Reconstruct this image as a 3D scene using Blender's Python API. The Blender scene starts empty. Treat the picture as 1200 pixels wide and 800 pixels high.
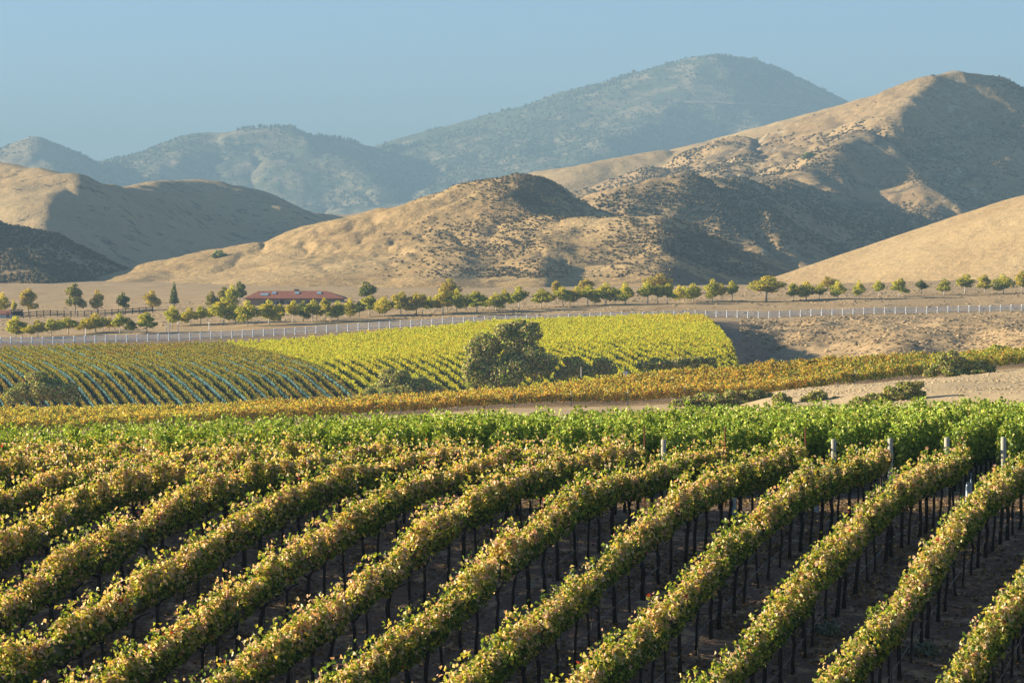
import bpy, math, random
import numpy as np

# ------------------------------------------------------------------ camera, light, exposure
sc = bpy.context.scene
F, PXC, PYC, HORIZON = 3333.3, 600.0, 400.0, 290.0          # reference picture 1200 x 800, 100 mm lens
PITCH = -math.atan((PYC - HORIZON) / F)
cam_d = bpy.data.cameras.new('camera'); cam = bpy.data.objects.new('camera', cam_d)
sc.collection.objects.link(cam)
cam_d.lens = 100; cam_d.sensor_width = 36; cam_d.clip_start = 0.5; cam_d.clip_end = 40000
cam.location = (0, 0, 0); cam.rotation_euler = (math.pi / 2 + PITCH, 0, 0)
sc.camera = cam

SUN_EL = math.radians(15.5)
SUN_AZ = math.radians(-82.0)          # clockwise from +Y (view direction): from the left, a little behind the scene
SDIR = np.array([math.sin(SUN_AZ) * math.cos(SUN_EL), math.cos(SUN_AZ) * math.cos(SUN_EL), math.sin(SUN_EL)])
w = bpy.data.worlds.new('World'); sc.world = w; w.use_nodes = True
nt = w.node_tree; bg = nt.nodes['Background']
sky = nt.nodes.new('ShaderNodeTexSky'); sky.sky_type = 'NISHITA'; sky.sun_disc = False
sky.sun_elevation = SUN_EL; sky.sun_rotation = SUN_AZ % (2 * math.pi)
sky.air_density = 0.7; sky.dust_density = 0.5; sky.ozone_density = 2.5; sky.altitude = 800
nt.links.new(sky.outputs[0], bg.inputs[0]); bg.inputs[1].default_value = 0.05
sd = bpy.data.lights.new('sun', 'SUN'); sd.energy = 5.0; sd.angle = math.radians(0.53); sd.color = (1.0, 0.84, 0.60)
sun = bpy.data.objects.new('sun', sd); sc.collection.objects.link(sun)
from mathutils import Vector
sun.rotation_euler = Vector(tuple(SDIR)).to_track_quat('Z', 'Y').to_euler()
sc.view_settings.view_transform = 'Standard'; sc.view_settings.look = 'None'
sc.view_settings.gamma = 1; sc.view_settings.use_curve_mapping = False
sc.view_settings.exposure = 1.97
sc.render.engine = 'CYCLES'
cy = sc.cycles
cy.max_bounces = 6; cy.diffuse_bounces = 3; cy.glossy_bounces = 2; cy.transmission_bounces = 4
cy.transparent_max_bounces = 6; cy.volume_bounces = 1; cy.sample_clamp_indirect = 4
cy.caustics_reflective = False; cy.caustics_refractive = False
cy.use_denoising = True
try: cy.denoiser = 'OPENIMAGEDENOISE'
except Exception: pass
HAZE_DENSITY = 0.00021

rng = np.random.default_rng(7); random.seed(7)
C = sc.collection

# ------------------------------------------------------------------ helpers
CP, SP = math.cos(PITCH), math.sin(PITCH)
def P(px, py, D):
    """pixel of the 1200x800 reference picture at forward distance D -> world point"""
    u = (px - PXC) / F; v = (PYC - py) / F
    dy = CP - v * SP; dz = SP + v * CP
    return np.array([u / dy * D, D, dz / dy * D])
def XD(px, D): return (px - PXC) / F * D
def proj(p):
    fwd = p[1] * CP + p[2] * SP; up = -p[1] * SP + p[2] * CP
    return PXC + F * p[0] / fwd, PYC - F * up / fwd

def hash2(ix, iy, seed):
    h = (ix.astype(np.int64) * 374761393 + iy.astype(np.int64) * 668265263 + seed * 1442695041) & 0x7fffffff
    h = ((h ^ (h >> 13)) * 1274126177) & 0x7fffffff
    h = h ^ (h >> 16)
    return (h & 0xffff) / 65535.0
def vnoise(x, y, seed=0):
    x = np.asarray(x, float); y = np.asarray(y, float)
    ix = np.floor(x); iy = np.floor(y); fx = x - ix; fy = y - iy
    fx = fx * fx * (3 - 2 * fx); fy = fy * fy * (3 - 2 * fy)
    a = hash2(ix, iy, seed); b = hash2(ix + 1, iy, seed); c = hash2(ix, iy + 1, seed); d = hash2(ix + 1, iy + 1, seed)
    return (a + (b - a) * fx) * (1 - fy) + (c + (d - c) * fx) * fy
def fbm(x, y, seed=0, octv=4):
    s = 0; a = 0.5; t = 0
    for i in range(octv):
        s = s + a * (vnoise(x * 2 ** i + 17.3 * i, y * 2 ** i - 9.1 * i, seed + i) - 0.5); t += a; a *= 0.5
    return s / t * 2           # about -1..1
def pchip(xs, ys, xq):
    xs = np.asarray(xs, float); ys = np.asarray(ys, float); h = np.diff(xs); dl = np.diff(ys) / h
    m = np.zeros_like(ys)
    for i in range(1, len(xs) - 1):
        if dl[i - 1] * dl[i] > 0:
            w1 = 2 * h[i] + h[i - 1]; w2 = h[i] + 2 * h[i - 1]
            m[i] = (w1 + w2) / (w1 / dl[i - 1] + w2 / dl[i])
    m[0], m[-1] = dl[0], dl[-1]
    xq = np.clip(xq, xs[0], xs[-1]); i = np.clip(np.searchsorted(xs, xq) - 1, 0, len(h) - 1)
    t = (xq - xs[i]) / h[i]
    return ((1 + 2 * t) * (1 - t) ** 2) * ys[i] + t * (1 - t) ** 2 * h[i] * m[i] + t * t * (3 - 2 * t) * ys[i + 1] + t * t * (t - 1) * h[i] * m[i + 1]
def sstep(a, b, x):
    t = np.clip((x - a) / (b - a), 0, 1); return t * t * (3 - 2 * t)

def tag(o, label=None, cat=None, group=None, kind=None):
    if label: o['label'] = label
    if cat: o['category'] = cat
    if group: o['group'] = group
    if kind: o['kind'] = kind
    return o
def empty(name, loc, label, cat, group=None):
    o = bpy.data.objects.new(name, None); C.objects.link(o); o.location = tuple(loc)
    o.empty_display_size = 0.3
    return tag(o, label, cat, group)
def link(name, me, parent=None, loc=(0, 0, 0)):
    o = bpy.data.objects.new(name, me); C.objects.link(o); o.location = tuple(loc)
    if parent: o.parent = parent
    return o
def mesh_np(name, V, Fq, mat, col=None, smooth=False, attrs=None):
    """V (n,3), Fq (m,k) faces of k corners; col per-face rgb; attrs dict of per-vertex floats"""
    me = bpy.data.meshes.new(name)
    V = np.ascontiguousarray(V, np.float32); Fq = np.ascontiguousarray(Fq, np.int32); k = Fq.shape[1]
    me.vertices.add(len(V)); me.vertices.foreach_set('co', V.ravel())
    me.loops.add(Fq.size); me.loops.foreach_set('vertex_index', Fq.ravel())
    me.polygons.add(len(Fq)); me.polygons.foreach_set('loop_start', np.arange(0, Fq.size, k, dtype=np.int32))
    try: me.polygons.foreach_set('loop_total', np.full(len(Fq), k, np.int32))
    except Exception: pass
    me.polygons.foreach_set('use_smooth', np.full(len(Fq), smooth, bool))
    if col is not None:
        a = me.attributes.new('col', 'FLOAT_COLOR', 'FACE')
        c4 = np.ones((len(Fq), 4), np.float32); c4[:, :3] = col
        a.data.foreach_set('color', c4.ravel())
    for nm, val in (attrs or {}).items():
        a = me.attributes.new(nm, 'FLOAT', 'POINT'); a.data.foreach_set('value', np.ascontiguousarray(val, np.float32))
    me.update(calc_edges=True); me.validate(verbose=False)
    if mat: me.materials.append(mat)
    return me

class MB:
    """collects boxes, tubes and prisms in one mesh"""
    def __init__(s): s.v = []; s.f = []
    def add(s, vs, fs):
        b = len(s.v); s.v += [tuple(map(float, p)) for p in vs]; s.f += [tuple(i + b for i in f) for f in fs]
    def box(s, c, d, rz=0, bev=0):
        cx, cyy, cz = c; hx, hy, hz = d[0] / 2, d[1] / 2, d[2] / 2; cr, sr = math.cos(rz), math.sin(rz)
        vs = [(cx + x * cr - y * sr, cyy + x * sr + y * cr, cz + z) for z in (-hz, hz) for x, y in ((-hx, -hy), (hx, -hy), (hx, hy), (-hx, hy))]
        s.add(vs, [(3, 2, 1, 0), (4, 5, 6, 7), (0, 1, 5, 4), (1, 2, 6, 5), (2, 3, 7, 6), (3, 0, 4, 7)])
    def beam(s, a, b, wd, ht):
        a = np.array(a, float); b = np.array(b, float); d = (b - a) / np.linalg.norm(b - a)
        sd_ = np.cross(d, (0, 0, 1)); sd_ /= np.linalg.norm(sd_); up = np.cross(sd_, d)
        vs = [p + sd_ * sx * wd / 2 + up * sz * ht / 2 for p in (a, b) for sx, sz in ((-1, -1), (1, -1), (1, 1), (-1, 1))]
        s.add(vs, [(0, 1, 2, 3), (7, 6, 5, 4), (0, 4, 5, 1), (1, 5, 6, 2), (2, 6, 7, 3), (3, 7, 4, 0)])
    def tube(s, pts, rad, n=6, cap=True):
        pts = [np.array(p, float) for p in pts]; rings = []
        for i, p in enumerate(pts):
            d = pts[min(i + 1, len(pts) - 1)] - pts[max(i - 1, 0)]; d /= np.linalg.norm(d)
            a = np.cross(d, (0.31, 0.95, 0.05)); a /= np.linalg.norm(a); b = np.cross(d, a)
            r = rad[i] if hasattr(rad, '__len__') else rad
            rings.append([p + r * (math.cos(t) * a + math.sin(t) * b) for t in np.linspace(0, 2 * math.pi, n, endpoint=False)])
        vs = [q for r in rings for q in r]; fs = []
        for i in range(len(pts) - 1):
            for j in range(n): fs.append((i * n + j, i * n + (j + 1) % n, (i + 1) * n + (j + 1) % n, (i + 1) * n + j))
        if cap: fs += [tuple(range(n - 1, -1, -1)), tuple((len(pts) - 1) * n + j for j in range(n))]
        s.add(vs, fs)
    def mesh(s, name, mat, smooth=False):
        me = bpy.data.meshes.new(name); me.from_pydata(s.v, [], s.f); me.update()
        if smooth: me.polygons.foreach_set('use_smooth', [True] * len(me.polygons))
        me.materials.append(mat); return me
    def build(s, name, mat, parent=None, loc=(0, 0, 0), smooth=False): return link(name, s.mesh(name, mat, smooth), parent, loc)

# ------------------------------------------------------------------ materials
def newmat(name):
    m = bpy.data.materials.new(name); m.use_nodes = True; n = m.node_tree; n.nodes.clear()
    out = n.nodes.new('ShaderNodeOutputMaterial'); return m, n, out
def N(n, t, **kw):
    nd = n.nodes.new(t)
    for k, v in kw.items(): setattr(nd, k, v)
    return nd
def noise(n, vec, scale, detail=4, rough=0.55):
    nd = N(n, 'ShaderNodeTexNoise'); nd.inputs['Scale'].default_value = scale; nd.inputs['Detail'].default_value = detail
    nd.inputs['Roughness'].default_value = rough; n.links.new(vec, nd.inputs['Vector']); return nd.outputs['Fac']
def ramp(n, fac, stops):
    r = N(n, 'ShaderNodeValToRGB'); e = r.color_ramp.elements
    while len(e) < len(stops): e.new(0.5)
    for el, (p, c) in zip(e, stops):
        el.position = p; el.color = (*c, 1) if hasattr(c, '__len__') else (c, c, c, 1)
    n.links.new(fac, r.inputs[0]); return r.outputs[0]
def mixc(n, fac, a, b, mode='MIX'):
    m = N(n, 'ShaderNodeMix', data_type='RGBA', blend_type=mode)
    if isinstance(fac, (int, float)): m.inputs[0].default_value = fac
    else: n.links.new(fac, m.inputs[0])
    for s, v in ((6, a), (7, b)):
        if isinstance(v, tuple): m.inputs[s].default_value = (*v, 1)
        else: n.links.new(v, m.inputs[s])
    return m.outputs[2]
def math_(n, op, a, b=None):
    m = N(n, 'ShaderNodeMath', operation=op)
    for s, v in ((0, a), (1, b)):
        if v is None: continue
        if isinstance(v, (int, float)): m.inputs[s].default_value = v
        else: n.links.new(v, m.inputs[s])
    return m.outputs[0]
def attr(n, name, out='Fac'):
    a = N(n, 'ShaderNodeAttribute', attribute_name=name); return a.outputs[out]
def bsdf(n, out, col, rough=0.9, bump=None, bstr=0.4, bdist=0.1, spec=0.2):
    b = N(n, 'ShaderNodeBsdfPrincipled'); b.inputs['Roughness'].default_value = rough
    b.inputs['Specular IOR Level'].default_value = spec
    if isinstance(col, tuple): b.inputs['Base Color'].default_value = (*col, 1)
    else: n.links.new(col, b.inputs['Base Color'])
    if bump is not None:
        bp = N(n, 'ShaderNodeBump'); bp.inputs['Strength'].default_value = bstr; bp.inputs['Distance'].default_value = bdist
        n.links.new(bump, bp.inputs['Height']); n.links.new(bp.outputs[0], b.inputs['Normal'])
    n.links.new(b.outputs[0], out.inputs[0]); return b
def pos(n): return N(n, 'ShaderNodeNewGeometry').outputs['Position']

def leaf_mat(name, transl=0.4, gloss=0.12, tcol=(1.25, 1.15, 0.55)):
    m, n, out = newmat(name)
    c = attr(n, 'col', 'Color')
    d = N(n, 'ShaderNodeBsdfDiffuse'); n.links.new(c, d.inputs[0])
    t = N(n, 'ShaderNodeBsdfTranslucent')
    n.links.new(mixc(n, 1.0, c, tcol, 'MULTIPLY'), t.inputs[0])
    g = N(n, 'ShaderNodeBsdfGlossy'); g.inputs['Roughness'].default_value = 0.6; g.inputs[0].default_value = (1, 1, 1, 1)
    fr = N(n, 'ShaderNodeFresnel'); fr.inputs[0].default_value = 1.35
    m1 = N(n, 'ShaderNodeMixShader'); m1.inputs[0].default_value = transl
    n.links.new(d.outputs[0], m1.inputs[1]); n.links.new(t.outputs[0], m1.inputs[2])
    m2 = N(n, 'ShaderNodeMixShader'); n.links.new(math_(n, 'MULTIPLY', fr.outputs[0], gloss * 5), m2.inputs[0])
    n.links.new(m1.outputs[0], m2.inputs[1]); n.links.new(g.outputs[0], m2.inputs[2])
    n.links.new(m2.outputs[0], out.inputs[0]); return m
LEAF = leaf_mat('vine_leaf', 0.45, 0.015)
GREENLEAF = leaf_mat('green_vine_leaf', 0.24, 0.01)
FARLEAF = leaf_mat('far_vine_leaf', 0.3, 0.0)
BUSHLEAF = leaf_mat('bush_leaf', 0.2, 0.0, (1.1, 1.1, 0.7))
TREELEAF = leaf_mat('tree_leaf', 0.45, 0.0)

def wood_mat(name, c1, c2, sc_=14):
    m, n, out = newmat(name); p = pos(n)
    mp = N(n, 'ShaderNodeMapping'); mp.inputs['Scale'].default_value = (1, 1, 0.15); n.links.new(p, mp.inputs[0])
    f = noise(n, mp.outputs[0], sc_, 5, 0.6)
    bsdf(n, out, ramp(n, f, [(0.3, c1), (0.7, c2)]), 0.9, f, 0.5, 0.02); return m
BARK = wood_mat('vine_bark', (0.018, 0.014, 0.012), (0.05, 0.038, 0.03), 22)
TBARK = wood_mat('tree_bark', (0.10, 0.085, 0.07), (0.26, 0.23, 0.19), 8)
PALEBARK = wood_mat('pale_bark', (0.38, 0.35, 0.30), (0.62, 0.58, 0.5), 8)
POSTW = wood_mat('weathered_post', (0.27, 0.26, 0.2), (0.46, 0.45, 0.36), 18)
RUST = wood_mat('rusty_steel', (0.10, 0.035, 0.02), (0.2, 0.08, 0.04), 40)
DARKWOOD = wood_mat('dark_rail', (0.025, 0.022, 0.022), (0.06, 0.05, 0.045), 6)
def plain(name, c, rough=0.6, var=0.12, scale=3.0, spec=0.3):
    m, n, out = newmat(name); f = noise(n, pos(n), scale, 4)
    bsdf(n, out, ramp(n, f, [(0.25, tuple(x * (1 - var) for x in c)), (0.75, tuple(min(1, x * (1 + var)) for x in c))]), rough, spec=spec); return m
WHITE = plain('white_fence_paint', (0.8, 0.8, 0.79), 0.5)
TUBE = plain('grow_tube_plastic', (0.42, 0.56, 0.68), 0.4, 0.1, 8)
WIRE = plain('steel_wire', (0.10, 0.10, 0.10), 0.4)
def net_mat():
    m, n, out = newmat('bird_net_teal')
    f = noise(n, pos(n), 1.3, 4)
    c = ramp(n, f, [(0.3, (0.08, 0.17, 0.175)), (0.7, (0.15, 0.27, 0.25))])
    d = N(n, 'ShaderNodeBsdfDiffuse'); n.links.new(c, d.inputs[0]); t = N(n, 'ShaderNodeBsdfTranslucent'); n.links.new(c, t.inputs[0])
    m1 = N(n, 'ShaderNodeMixShader'); m1.inputs[0].default_value = 0.3
    n.links.new(d.outputs[0], m1.inputs[1]); n.links.new(t.outputs[0], m1.inputs[2])
    tr = N(n, 'ShaderNodeBsdfTransparent'); m2 = N(n, 'ShaderNodeMixShader')
    n.links.new(ramp(n, noise(n, pos(n), 5.0, 2), [(0.40, 0.03), (0.62, 0.35)]), m2.inputs[0])
    n.links.new(m1.outputs[0], m2.inputs[1]); n.links.new(tr.outputs[0], m2.inputs[2])
    n.links.new(m2.outputs[0], out.inputs[0]); return m
NET = net_mat()

def ground_mat():
    m, n, out = newmat('ground'); p = pos(n)
    soil = attr(n, 'soil'); turned = attr(n, 'turned'); pale = attr(n, 'pale')
    n1 = noise(n, p, 0.12, 5, 0.6); n2 = noise(n, p, 1.6, 6, 0.7); n3 = noise(n, p, 9.0, 4, 0.7)
    gr = ramp(n, n1, [(0.3, (0.33, 0.23, 0.12)), (0.55, (0.46, 0.335, 0.18)), (0.75, (0.55, 0.41, 0.23))])
    gr = mixc(n, ramp(n, n2, [(0.35, 0.75), (0.6, 0.0)]), gr, (0.20, 0.14, 0.08))
    pl = ramp(n, n2, [(0.3, (0.38, 0.285, 0.16)), (0.7, (0.56, 0.44, 0.27))])
    gr = mixc(n, pale, gr, pl)
    so = ramp(n, n3, [(0.3, (0.105, 0.075, 0.06)), (0.6, (0.18, 0.13, 0.10))])
    so = mixc(n, ramp(n, n2, [(0.52, 0.0), (0.62, 0.75)]), so, (0.42, 0.33, 0.21))          # straw litter
    tu = ramp(n, n2, [(0.3, (0.11, 0.075, 0.05)), (0.7, (0.24, 0.165, 0.105))])
    c = mixc(n, soil, gr, so); c = mixc(n, turned, c, tu)
    gr2 = None
    h = math_(n, 'ADD', n2, math_(n, 'MULTIPLY', n3, 0.4))
    bsdf(n, out, c, 0.95, h, 0.7, 0.12, 0.1); return m
GROUND = ground_mat()

def hill_mat(name, g1, g2, g3, scrubc, fine=0.30, coarse=0.02, mott=0.5, rock=(0.42, 0.35, 0.24)):
    m, n, out = newmat(name); p = pos(n)
    big = noise(n, p, coarse, 5, 0.6); mid = noise(n, p, fine * 0.33, 5, 0.65); fin = noise(n, p, fine, 5, 0.7)
    g = ramp(n, big, [(0.3, g1), (0.5, g2), (0.7, g3)])
    g = mixc(n, ramp(n, fin, [(0.36, mott), (0.58, 0.0)]), g, tuple(x * 0.5 for x in g1))
    scr = attr(n, 'scrub'); rk = attr(n, 'rock')
    sm = math_(n, 'ADD', scr, math_(n, 'MULTIPLY', math_(n, 'SUBTRACT', mid, 0.5), 2.4))
    g = mixc(n, ramp(n, sm, [(0.42, 0.0), (0.60, 1.0)]), g, mixc(n, fin, tuple(x * 0.55 for x in scrubc), tuple(min(1, x * 1.5) for x in scrubc)))
    rm = math_(n, 'ADD', rk, math_(n, 'MULTIPLY', math_(n, 'SUBTRACT', noise(n, p, fine * 0.5, 5, 0.7), 0.5), 2.0))
    g = mixc(n, ramp(n, rm, [(0.55, 0.0), (0.68, 0.9)]), g, rock)
    bsdf(n, out, g, 0.95, math_(n, 'ADD', mid, math_(n, 'MULTIPLY', fin, 0.5)), 0.8, 0.5 / fine, 0.05); return m
GOLD = hill_mat('gold_hill', (0.29, 0.195, 0.09), (0.39, 0.275, 0.13), (0.47, 0.345, 0.175), (0.15, 0.11, 0.065), 0.22, 0.012, 0.45)
SMOOTHGOLD = hill_mat('smooth_gold_hill', (0.32, 0.225, 0.115), (0.385, 0.28, 0.145), (0.44, 0.33, 0.175), (0.09, 0.075, 0.05), 0.30, 0.012, 0.22)
BRUSH = hill_mat('brush_hill', (0.25, 0.17, 0.085), (0.33, 0.235, 0.12), (0.41, 0.30, 0.16), (0.125, 0.095, 0.06), 0.2, 0.012, 0.6)
MOUNT = hill_mat('mountain', (0.21, 0.18, 0.11), (0.27, 0.23, 0.14), (0.36, 0.28, 0.19), (0.085, 0.10, 0.06), 0.05, 0.004, 0.5, (0.45, 0.33, 0.22))

# ------------------------------------------------------------------ near terrain: z over (picture column, distance)
COLS = {
 -300: [(84,-7.6),(94,-8.4),(125,-12),(170,-20),(240,-21.5),(280,-21),(320,-21.2),(345,-21.6),(380,-25),(410,-27.5),(430,-25.5),(460,-23.6),(490,-22.4),(540,-21.6),(600,-21.2),(640,-20.8),(790,-19.6),(850,-19)],
 0:    [(84,-7.5),(94,-8.2),(125,-11.8),(170,-19),(240,-20.8),(280,-20.3),(320,-20.6),(345,-21.0),(380,-24.5),(400,-28.5),(430,-26.8),(445,-24.9),(460,-23.1),(475,-22.1),(490,-21.6),(510,-21.3),(540,-21.1),(600,-20.7),(640,-20.2),(790,-19.4),(850,-18.4)],
 300:  [(84,-7.4),(97,-8.0),(125,-11.2),(170,-18),(240,-18.3),(280,-18.0),(320,-19.6),(345,-20.2),(380,-24),(400,-28),(430,-26.2),(445,-24.2),(460,-22.3),(475,-21.2),(490,-20.6),(510,-20.3),(560,-19.9),(620,-19.2),(640,-18.5),(700,-17),(800,-16.1),(850,-15.6)],
 600:  [(84,-7.3),(100,-8.1),(125,-10.5),(170,-16.5),(240,-16.6),(280,-16.5),(320,-18.0),(345,-18.6),(380,-22),(410,-26),(430,-26.2),(445,-24.0),(460,-21.6),(475,-19.7),(490,-18.5),(510,-18.0),(540,-17.6),(600,-16.8),(645,-16.6),(700,-14.9),(760,-14.1),(850,-14)],
 780:  [(84,-7.4),(103,-8.1),(125,-10),(170,-15.5),(240,-15.4),(280,-15.8),(320,-17.2),(345,-16.6),(380,-21),(410,-25.5),(430,-25.2),(445,-22.8),(460,-20.3),(475,-18.4),(490,-17.3),(510,-16.8),(540,-16.3),(600,-15.8),(650,-16),(700,-14.2),(760,-13.4),(850,-13)],
 855:  [(84,-7.4),(104,-8.03),(125,-9.9),(170,-15.2),(240,-14.4),(280,-15),(320,-16.8),(345,-15.9),(380,-21),(410,-26),(430,-25.6),(445,-23.3),(460,-20.9),(475,-19.0),(490,-18.0),(510,-17.5),(540,-16.8),(600,-16.1),(655,-16),(700,-14),(760,-12.8),(850,-12.4)],
 905:  [(84,-7.4),(105,-8.03),(125,-9.8),(170,-15),(240,-13.2),(280,-14.4),(320,-16.5),(345,-15.5),(380,-21),(410,-27),(440,-28),(470,-28),(500,-26),(540,-21.5),(580,-18),(620,-16.6),(660,-16.1),(700,-13.8),(760,-12.4),(850,-11.8)],
 975:  [(84,-7.4),(106,-8.03),(125,-9.7),(170,-14.6),(240,-12.6),(280,-13.8),(320,-15.6),(345,-14.9),(380,-20),(410,-25),(440,-26),(470,-25.5),(500,-23.5),(540,-20),(580,-17.6),(620,-16.3),(665,-15.9),(700,-13.5),(760,-11.8),(850,-11)],
 1050: [(84,-7.35),(107,-8.03),(125,-9.6),(170,-14.2),(240,-12),(280,-13.3),(320,-14.9),(345,-14.5),(380,-19),(420,-21.5),(460,-20),(500,-18.6),(540,-17.5),(600,-16.3),(665,-15.7),(700,-13.2),(760,-11.4),(850,-10.4)],
 1125: [(84,-7.35),(108,-8.03),(125,-9.5),(170,-14),(240,-11.6),(280,-12.8),(320,-14.1),(345,-14.2),(380,-19),(420,-24),(460,-23.5),(500,-21),(540,-18),(600,-16),(668,-15.4),(700,-13),(760,-11.1),(850,-10)],
 1200: [(84,-7.35),(108,-8.03),(125,-9.5),(170,-14),(230,-11.5),(280,-12.4),(320,-13.4),(345,-13.9),(380,-17),(420,-19),(460,-17.4),(500,-16.5),(560,-15.9),(600,-15.5),(670,-15.0),(700,-12.7),(760,-10.9),(850,-9.7)],
 1500: [(84,-7.1),(110,-7.6),(125,-9.2),(170,-13),(230,-10.2),(280,-10.8),(320,-11.4),(345,-12),(380,-15),(420,-17),(460,-15.5),(500,-15),(560,-14.4),(600,-14),(670,-13.6),(700,-11.6),(760,-9.8),(850,-8.8)],
}
DG = np.arange(0, 1101, 2.0); PXG = np.arange(-300, 1501, 5.0)
_T = []
for k, v in COLS.items():
    r_ = min(max((k - 600) / 500, 0), 1)          # the rise ends sooner at the left than at the right
    near = [(0, -2.5), (22, -9.3), (36, -11.3), (46, -10.5 + .1 * r_), (52, -9.7 + .12 * r_), (58, -8.9 - .25 * r_), (61, -8.33 - .33 * r_), (64.4, -7.8 - .42 * r_), (67, -7.42 - .45 * r_), (70, -7.2 - .42 * r_), (75, -7.2 - .3 * r_), (80, -7.3 - .1 * r_)]
    pts = near + v + [(980, v[-1][1] * 0.4 - 14 * 0.6), (1100, -14)]
    _T.append(pchip([a for a, b in pts], [b for a, b in pts], DG))
_T = np.array(_T); ks = list(COLS)
TAB = np.array([pchip(ks, _T[:, j], PXG) for j in range(len(DG))]).T        # (px, D)
for _ in range(2):                                                          # soften
    TAB[:, 46:-1] = 0.25 * TAB[:, 45:-2] + 0.5 * TAB[:, 46:-1] + 0.25 * TAB[:, 47:]
    TAB[1:-1] = 0.25 * TAB[:-2] + 0.5 * TAB[1:-1] + 0.25 * TAB[2:]
def ground_z(x, y):
    x = np.asarray(x, float); y = np.asarray(y, float)
    px = np.clip(600 + F * x / np.maximum(y, 60), -300, 1499.9); d = np.clip(y, 0, 1099.9)
    i = (px + 300) / 5; j = d / 2; i0 = i.astype(int); j0 = j.astype(int); fi = i - i0; fj = j - j0
    z = (TAB[i0, j0] * (1 - fi) + TAB[i0 + 1, j0] * fi) * (1 - fj) + (TAB[i0, j0 + 1] * (1 - fi) + TAB[i0 + 1, j0 + 1] * fi) * fj
    far = sstep(90, 200, y) * sstep(1300, 900, y)
    gul = sstep(860, 900, px) * sstep(420, 450, y) * sstep(650, 610, y)
    z = z + 0.05 * fbm(x * 0.6, y * 0.6, 3, 3) + far * 0.35 * fbm(x / 14, y / 20, 5, 3) + gul * 1.1 * fbm(x / 6, y / 10, 9, 5)
    return z
def gz(x, y): return float(ground_z(np.array([x]), np.array([y]))[0])
def G(px, D):
    x = XD(px, D); return np.array([x, D, gz(x, D)])

ROWDIR = np.array([0.312, 0.950]); ROWDIR /= np.linalg.norm(ROWDIR)
MIDDIR = np.array([-0.28, 0.96]); MIDDIR /= np.linalg.norm(MIDDIR)
DE = np.concatenate([np.arange(-60, 40, 4), np.arange(40, 130, 0.6), np.arange(130, 700, 2.0), np.arange(700, 1300, 8), np.geomspace(1300, 11000, 40)])
UE = np.linspace(-0.52, 0.52, 30); UE = np.concatenate([UE[UE < -0.24], np.linspace(-0.235, 0.235, 420), UE[UE > 0.24]])
UU, DD = np.meshgrid(UE, DE); XX = UU * (DD + 130); ZZ = ground_z(XX, DD)
px_ = 600 + F * XX / np.maximum(DD, 60)
soil = sstep(30, 45, DD) * sstep(122, 116, DD)
def edge_line(px, pts): return np.interp(px, [a for a, b in pts], [b for a, b in pts])
band = sstep(314, 318, DD) * sstep(356, 352, DD)
midv = sstep(405, 412, DD) * sstep(622, 615, DD) * sstep(20, 6, XX - (37 + 0.02 * (DD - 440)))
soil = np.clip(soil + 0.75 * band + 0.8 * midv, 0, 1)
road0 = sstep(262, 266, DD) * sstep(300, 296, DD) * sstep(820, 760, px_)
pale = np.clip(sstep(180, 200, DD) * sstep(313, 309, DD) * sstep(850, 900, px_) + 0.55 * road0, 0, 1)
alley = sstep(79.6, 80.6, DD) * sstep(84.5, 83.5, DD)
turned = np.clip(alley * 0.9, 0, 1)
nu, nd = len(UE), len(DE)
idx = np.arange(nu * nd).reshape(nd, nu)
Fq = np.stack([idx[:-1, :-1], idx[:-1, 1:], idx[1:, 1:], idx[1:, :-1]], -1).reshape(-1, 4)
g = link('ground', mesh_np('ground', np.stack([XX, DD, ZZ], -1).reshape(-1, 3), Fq, GROUND, smooth=True,
         attrs={'soil': soil.ravel(), 'turned': turned.ravel(), 'pale': pale.ravel()}))
tag(g, kind='structure')

# ------------------------------------------------------------------ hills from ridge lines
def ridge_field(X, Y, ridges, soft):
    best = None
    for pts, k, asym, wd in ridges:
        R = np.array([P(*p) for p in pts]); hr = np.full(X.shape, -1e9)
        for a, b in zip(R[:-1], R[1:]):
            ab = (b - a)[:2]; L2 = ab @ ab
            t = np.clip(((X - a[0]) * ab[0] + (Y - a[1]) * ab[1]) / L2, 0, 1)
            dx = X - (a[0] + t * ab[0]); dy = Y - (a[1] + t * ab[1]); d = np.sqrt(dx * dx + dy * dy) + 1e-6
            kk = k * (1 + asym * (0.92 * dx - 0.4 * dy) / d)
            h = a[2] + t * (b[2] - a[2]) - kk * (np.sqrt(d * d + wd * wd) - wd)
            hr = np.maximum(hr, h)
        best = hr if best is None else np.maximum(best, hr) + soft * np.log1p(np.exp(-np.abs(best - hr) / soft))
    return best
HF = {}
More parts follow.
